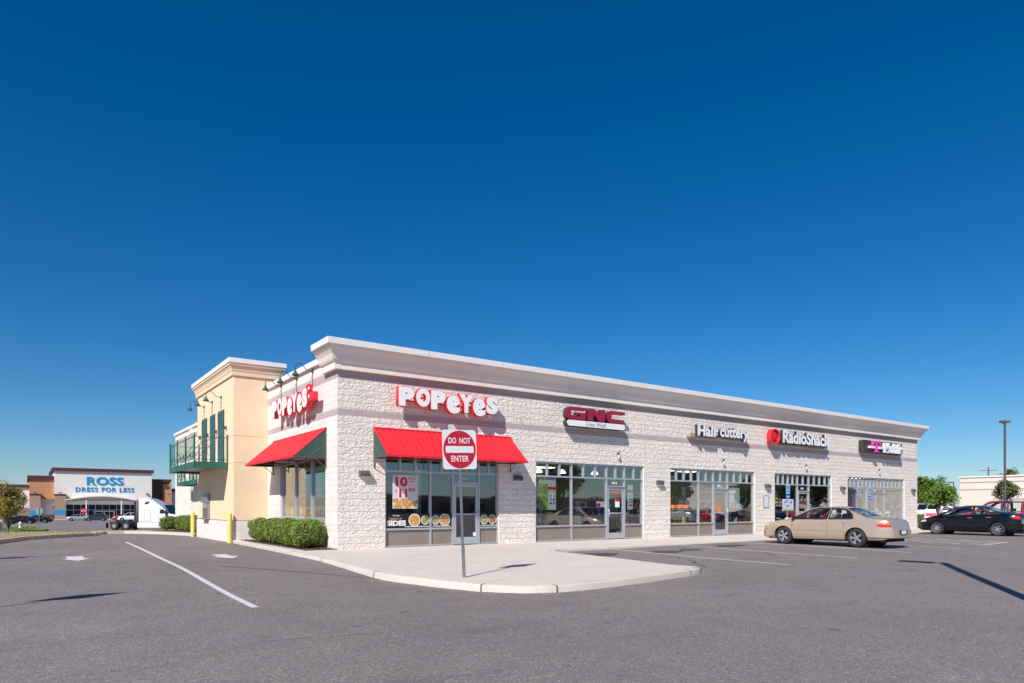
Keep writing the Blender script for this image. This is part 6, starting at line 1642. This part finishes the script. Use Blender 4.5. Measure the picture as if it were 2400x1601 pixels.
# ---------------------------------------------------------------- things on the left verge
e = empty('stop_sign', (-6.6, 84.2, tz(-6.6, 84.2)), R(180-35), 'back of an octagonal stop sign on a post at the far verge', 'road sign')
build(MB().tube([(0, 0, 0), (0, 0, 2.75)], .045, 6), 'post', 'galvanised', e)
mb = MB(); mb.prism([(.46*math.cos(R(22.5+45*k)), 2.35+.46*math.sin(R(22.5+45*k))) for k in range(8)], 'y', -.05, -.045); build(mb, 'octagon_plate', 'galvanised', e)
e = empty('stop_sign', (-.36, 109.2, tz(-.3, 109)), R(0), 'small red octagonal sign in front of the far store glass', 'road sign')
build(MB().tube([(0, 0, 0), (0, 0, 2.6)], .04, 6), 'post', 'galvanised', e); mb = MB(); mb.prism([(.5*math.cos(R(22.5+45*k)), 2.3+.5*math.sin(R(22.5+45*k))) for k in range(8)], 'y', -.05, -.045); build(mb, 'octagon_plate', 'sign_red', e)
me, w = text_mesh('STOP', .3, .004, offset=.02, width=.75); place_text(me, 'lettering', ['sign_white'], M_front(-.375, -.052, 2.15), e)
e = empty('stop_sign', (12.2, 98, tz(12, 98)), R(0), 'small red octagonal sign just ahead of the lorry cab', 'road sign')
build(MB().tube([(0, 0, 0), (0, 0, 2.9)], .04, 6), 'post', 'galvanised', e); mb = MB(); mb.prism([(.42*math.cos(R(22.5+45*k)), 2.5+.42*math.sin(R(22.5+45*k))) for k in range(8)], 'y', -.05, -.045); build(mb, 'octagon_plate', 'sign_red', e)
hx, hy = -8.56, 90.5
e = empty('fire_hydrant', (hx, hy, tz(hx, hy)+.12), R(10), 'small white fire hydrant on the green verge', 'fire hydrant')
mb = MB(); mb.lathe([(.20, 0), (.20, .06), (.14, .08), (.14, .55), (.19, .58), (.19, .62), (.15, .70), (.08, .78), (.03, .80), (.03, .86), (.001, .87)], 16); build(mb, 'barrel', 'cap_white', e, smooth=True, autos=40)
mb = MB(); mb.lathe([(.08, -.26), (.08, .26)], 10, 'x', (0, 0, .42)); mb.lathe([(.10, -.24), (.10, 0)], 10, 'y', (0, 0, .42)); build(mb, 'outlet', 'food_orange', e)
hb = build(MB().prism([(-.35, 0), (.35, 0), (.35, .95), (.28, 1.02), (-.28, 1.02), (-.35, .95)], 'y', -.3, .3), 'utility_box', 'old_kerb', bevel=.02); hb.location = (-9.62, 42.0, tz(-9.6, 42)+.1)
tag(hb, 'brown utility box at the very left edge of the verge', 'utility box')
build(MB().box(-.3, .3, -.31, -.30, .1, .9), 'door_panel', 'bronze', hb)

# ---------------------------------------------------------------- right background
pb = empty('pale_building', (86.8, 0, 0), 0, 'long low pale building behind the parked cars at the right edge', 'building')
build(MB().box(0, 20, -60, 16.5, -.3, 5.2), 'wall', 'stucco_pale', pb)
build(MB().box(-.12, 20.1, -60.1, 16.6, 5.2, 5.36), 'parapet_cap', 'cap_white', pb)
for z in (4.62, 3.74): build(MB().box(-.04, 0, -60, 16.54, z-.06, z+.06), 'groove_band', 'stucco_line', pb)
build(MB().box(3, 3.3, 8.7, 9.0, 5.3, 6.2), 'vent_pipe', 'cap_white', pb)
def light_pole(x, y, h, label, arm=(0, .55), s=1.0, off=.38):
    e = empty('light_pole', (x, y, tz(x, y)), 0, label, 'light pole', 'parking lot light poles')
    build(MB().lathe([(.30, -.1), (.30, .55), (.27, .6)], 20), 'footing', 'concrete', e, smooth=True, autos=40)
    build(MB().tube([(0, 0, .6), (0, 0, h)], .075*s, 4), 'pole', 'bronze', e)
    ax, ay = arm; L_ = math.hypot(ax, ay); ux, uy = ax/L_, ay/L_
    a = MB(); a.tube([(0, 0, h-.12), (ax*.35, ay*.35, h-.1)], .05, 6); build(a, 'arm', 'bronze', e)
    mb = MB(); c = Vector((ax*.35*(off > 0)+ux*off, ay*.35*(off > 0)+uy*off, h-.08+(.12 if off == 0 else 0))); t = Vector((ux, uy, 0))*.42; n_ = Vector((-uy, ux, 0))*.21
    vs = [c-t-n_+Vector((0, 0, -.1)), c+t-n_+Vector((0, 0, -.1)), c+t+n_+Vector((0, 0, -.1)), c-t+n_+Vector((0, 0, -.1)), c-t-n_*.8+Vector((0, 0, .1)), c+t*.9-n_*.8+Vector((0, 0, .1)), c+t*.9+n_*.8+Vector((0, 0, .1)), c-t+n_*.8+Vector((0, 0, .1))]
    mb.add(vs, [(0, 3, 2, 1), (4, 5, 6, 7), (0, 1, 5, 4), (1, 2, 6, 5), (2, 3, 7, 6), (3, 0, 4, 7)]); build(mb, 'lamp_head', 'bronze', e, bevel=.02)
    build(MB().box(c.x-.15, c.x+.15, c.y-.15, c.y+.15, h-.195, h-.182), 'lens', 'poster_pale', e)
    return e
light_pole(62.2, 3.35, 8.85, 'tall dark light pole rising in front of the pale building', (-.5, .35), 1.3, 0)
light_pole(2.67, -17.93, 9.5, 'light pole just outside the right edge whose shadow falls across the asphalt', (-.25, .75), 1.75)
light_pole(114, 28, 5.6, 'distant light pole at the edge of the pale building', (-.5, .3), 1.2)
light_pole(128, 20, 9.3, 'distant light pole whose head shows over the pale roof', (.4, -.5), 1.5)
e = empty('utility_pole', (150, 36, tz(150, 36)), R(20), 'distant utility pole with a crossarm over the pale roof', 'utility pole')
build(MB().tube([(0, 0, 0), (0, 0, 9.9)], .11, 8), 'pole', 'bark', e); build(MB().box(-.06, .06, -1.5, 1.5, 9.2, 9.3), 'crossarm', 'bark', e)
# sandwich board on the walk beyond the far corner
e = empty('sandwich_board', (40.55, .2, .19), R(-55), 'white sandwich board with a red band on the walk past the far corner', 'sandwich board')
for s_, nm in ((-1, 'front_panel'), (1, 'back_panel')):
    mb = MB(); mb.add([(-.38, s_*.32, 0), (.38, s_*.32, 0), (.30, s_*.04, 1.2), (-.30, s_*.04, 1.2), (-.38, s_*.28, 0), (.38, s_*.28, 0), (.30, 0, 1.2), (-.30, 0, 1.2)], [(0, 1, 2, 3), (7, 6, 5, 4), (0, 4, 5, 1), (1, 5, 6, 2), (2, 6, 7, 3), (3, 7, 4, 0)]); p = build(mb, nm, 'sign_white', e)
    mb = MB(); mb.add([(-.31, s_*.165, .75), (.31, s_*.165, .75), (.30, s_*.115, .96), (-.30, s_*.115, .96)], [(0, 1, 2, 3)]); build(mb, 'red_band', 'red_return', p)
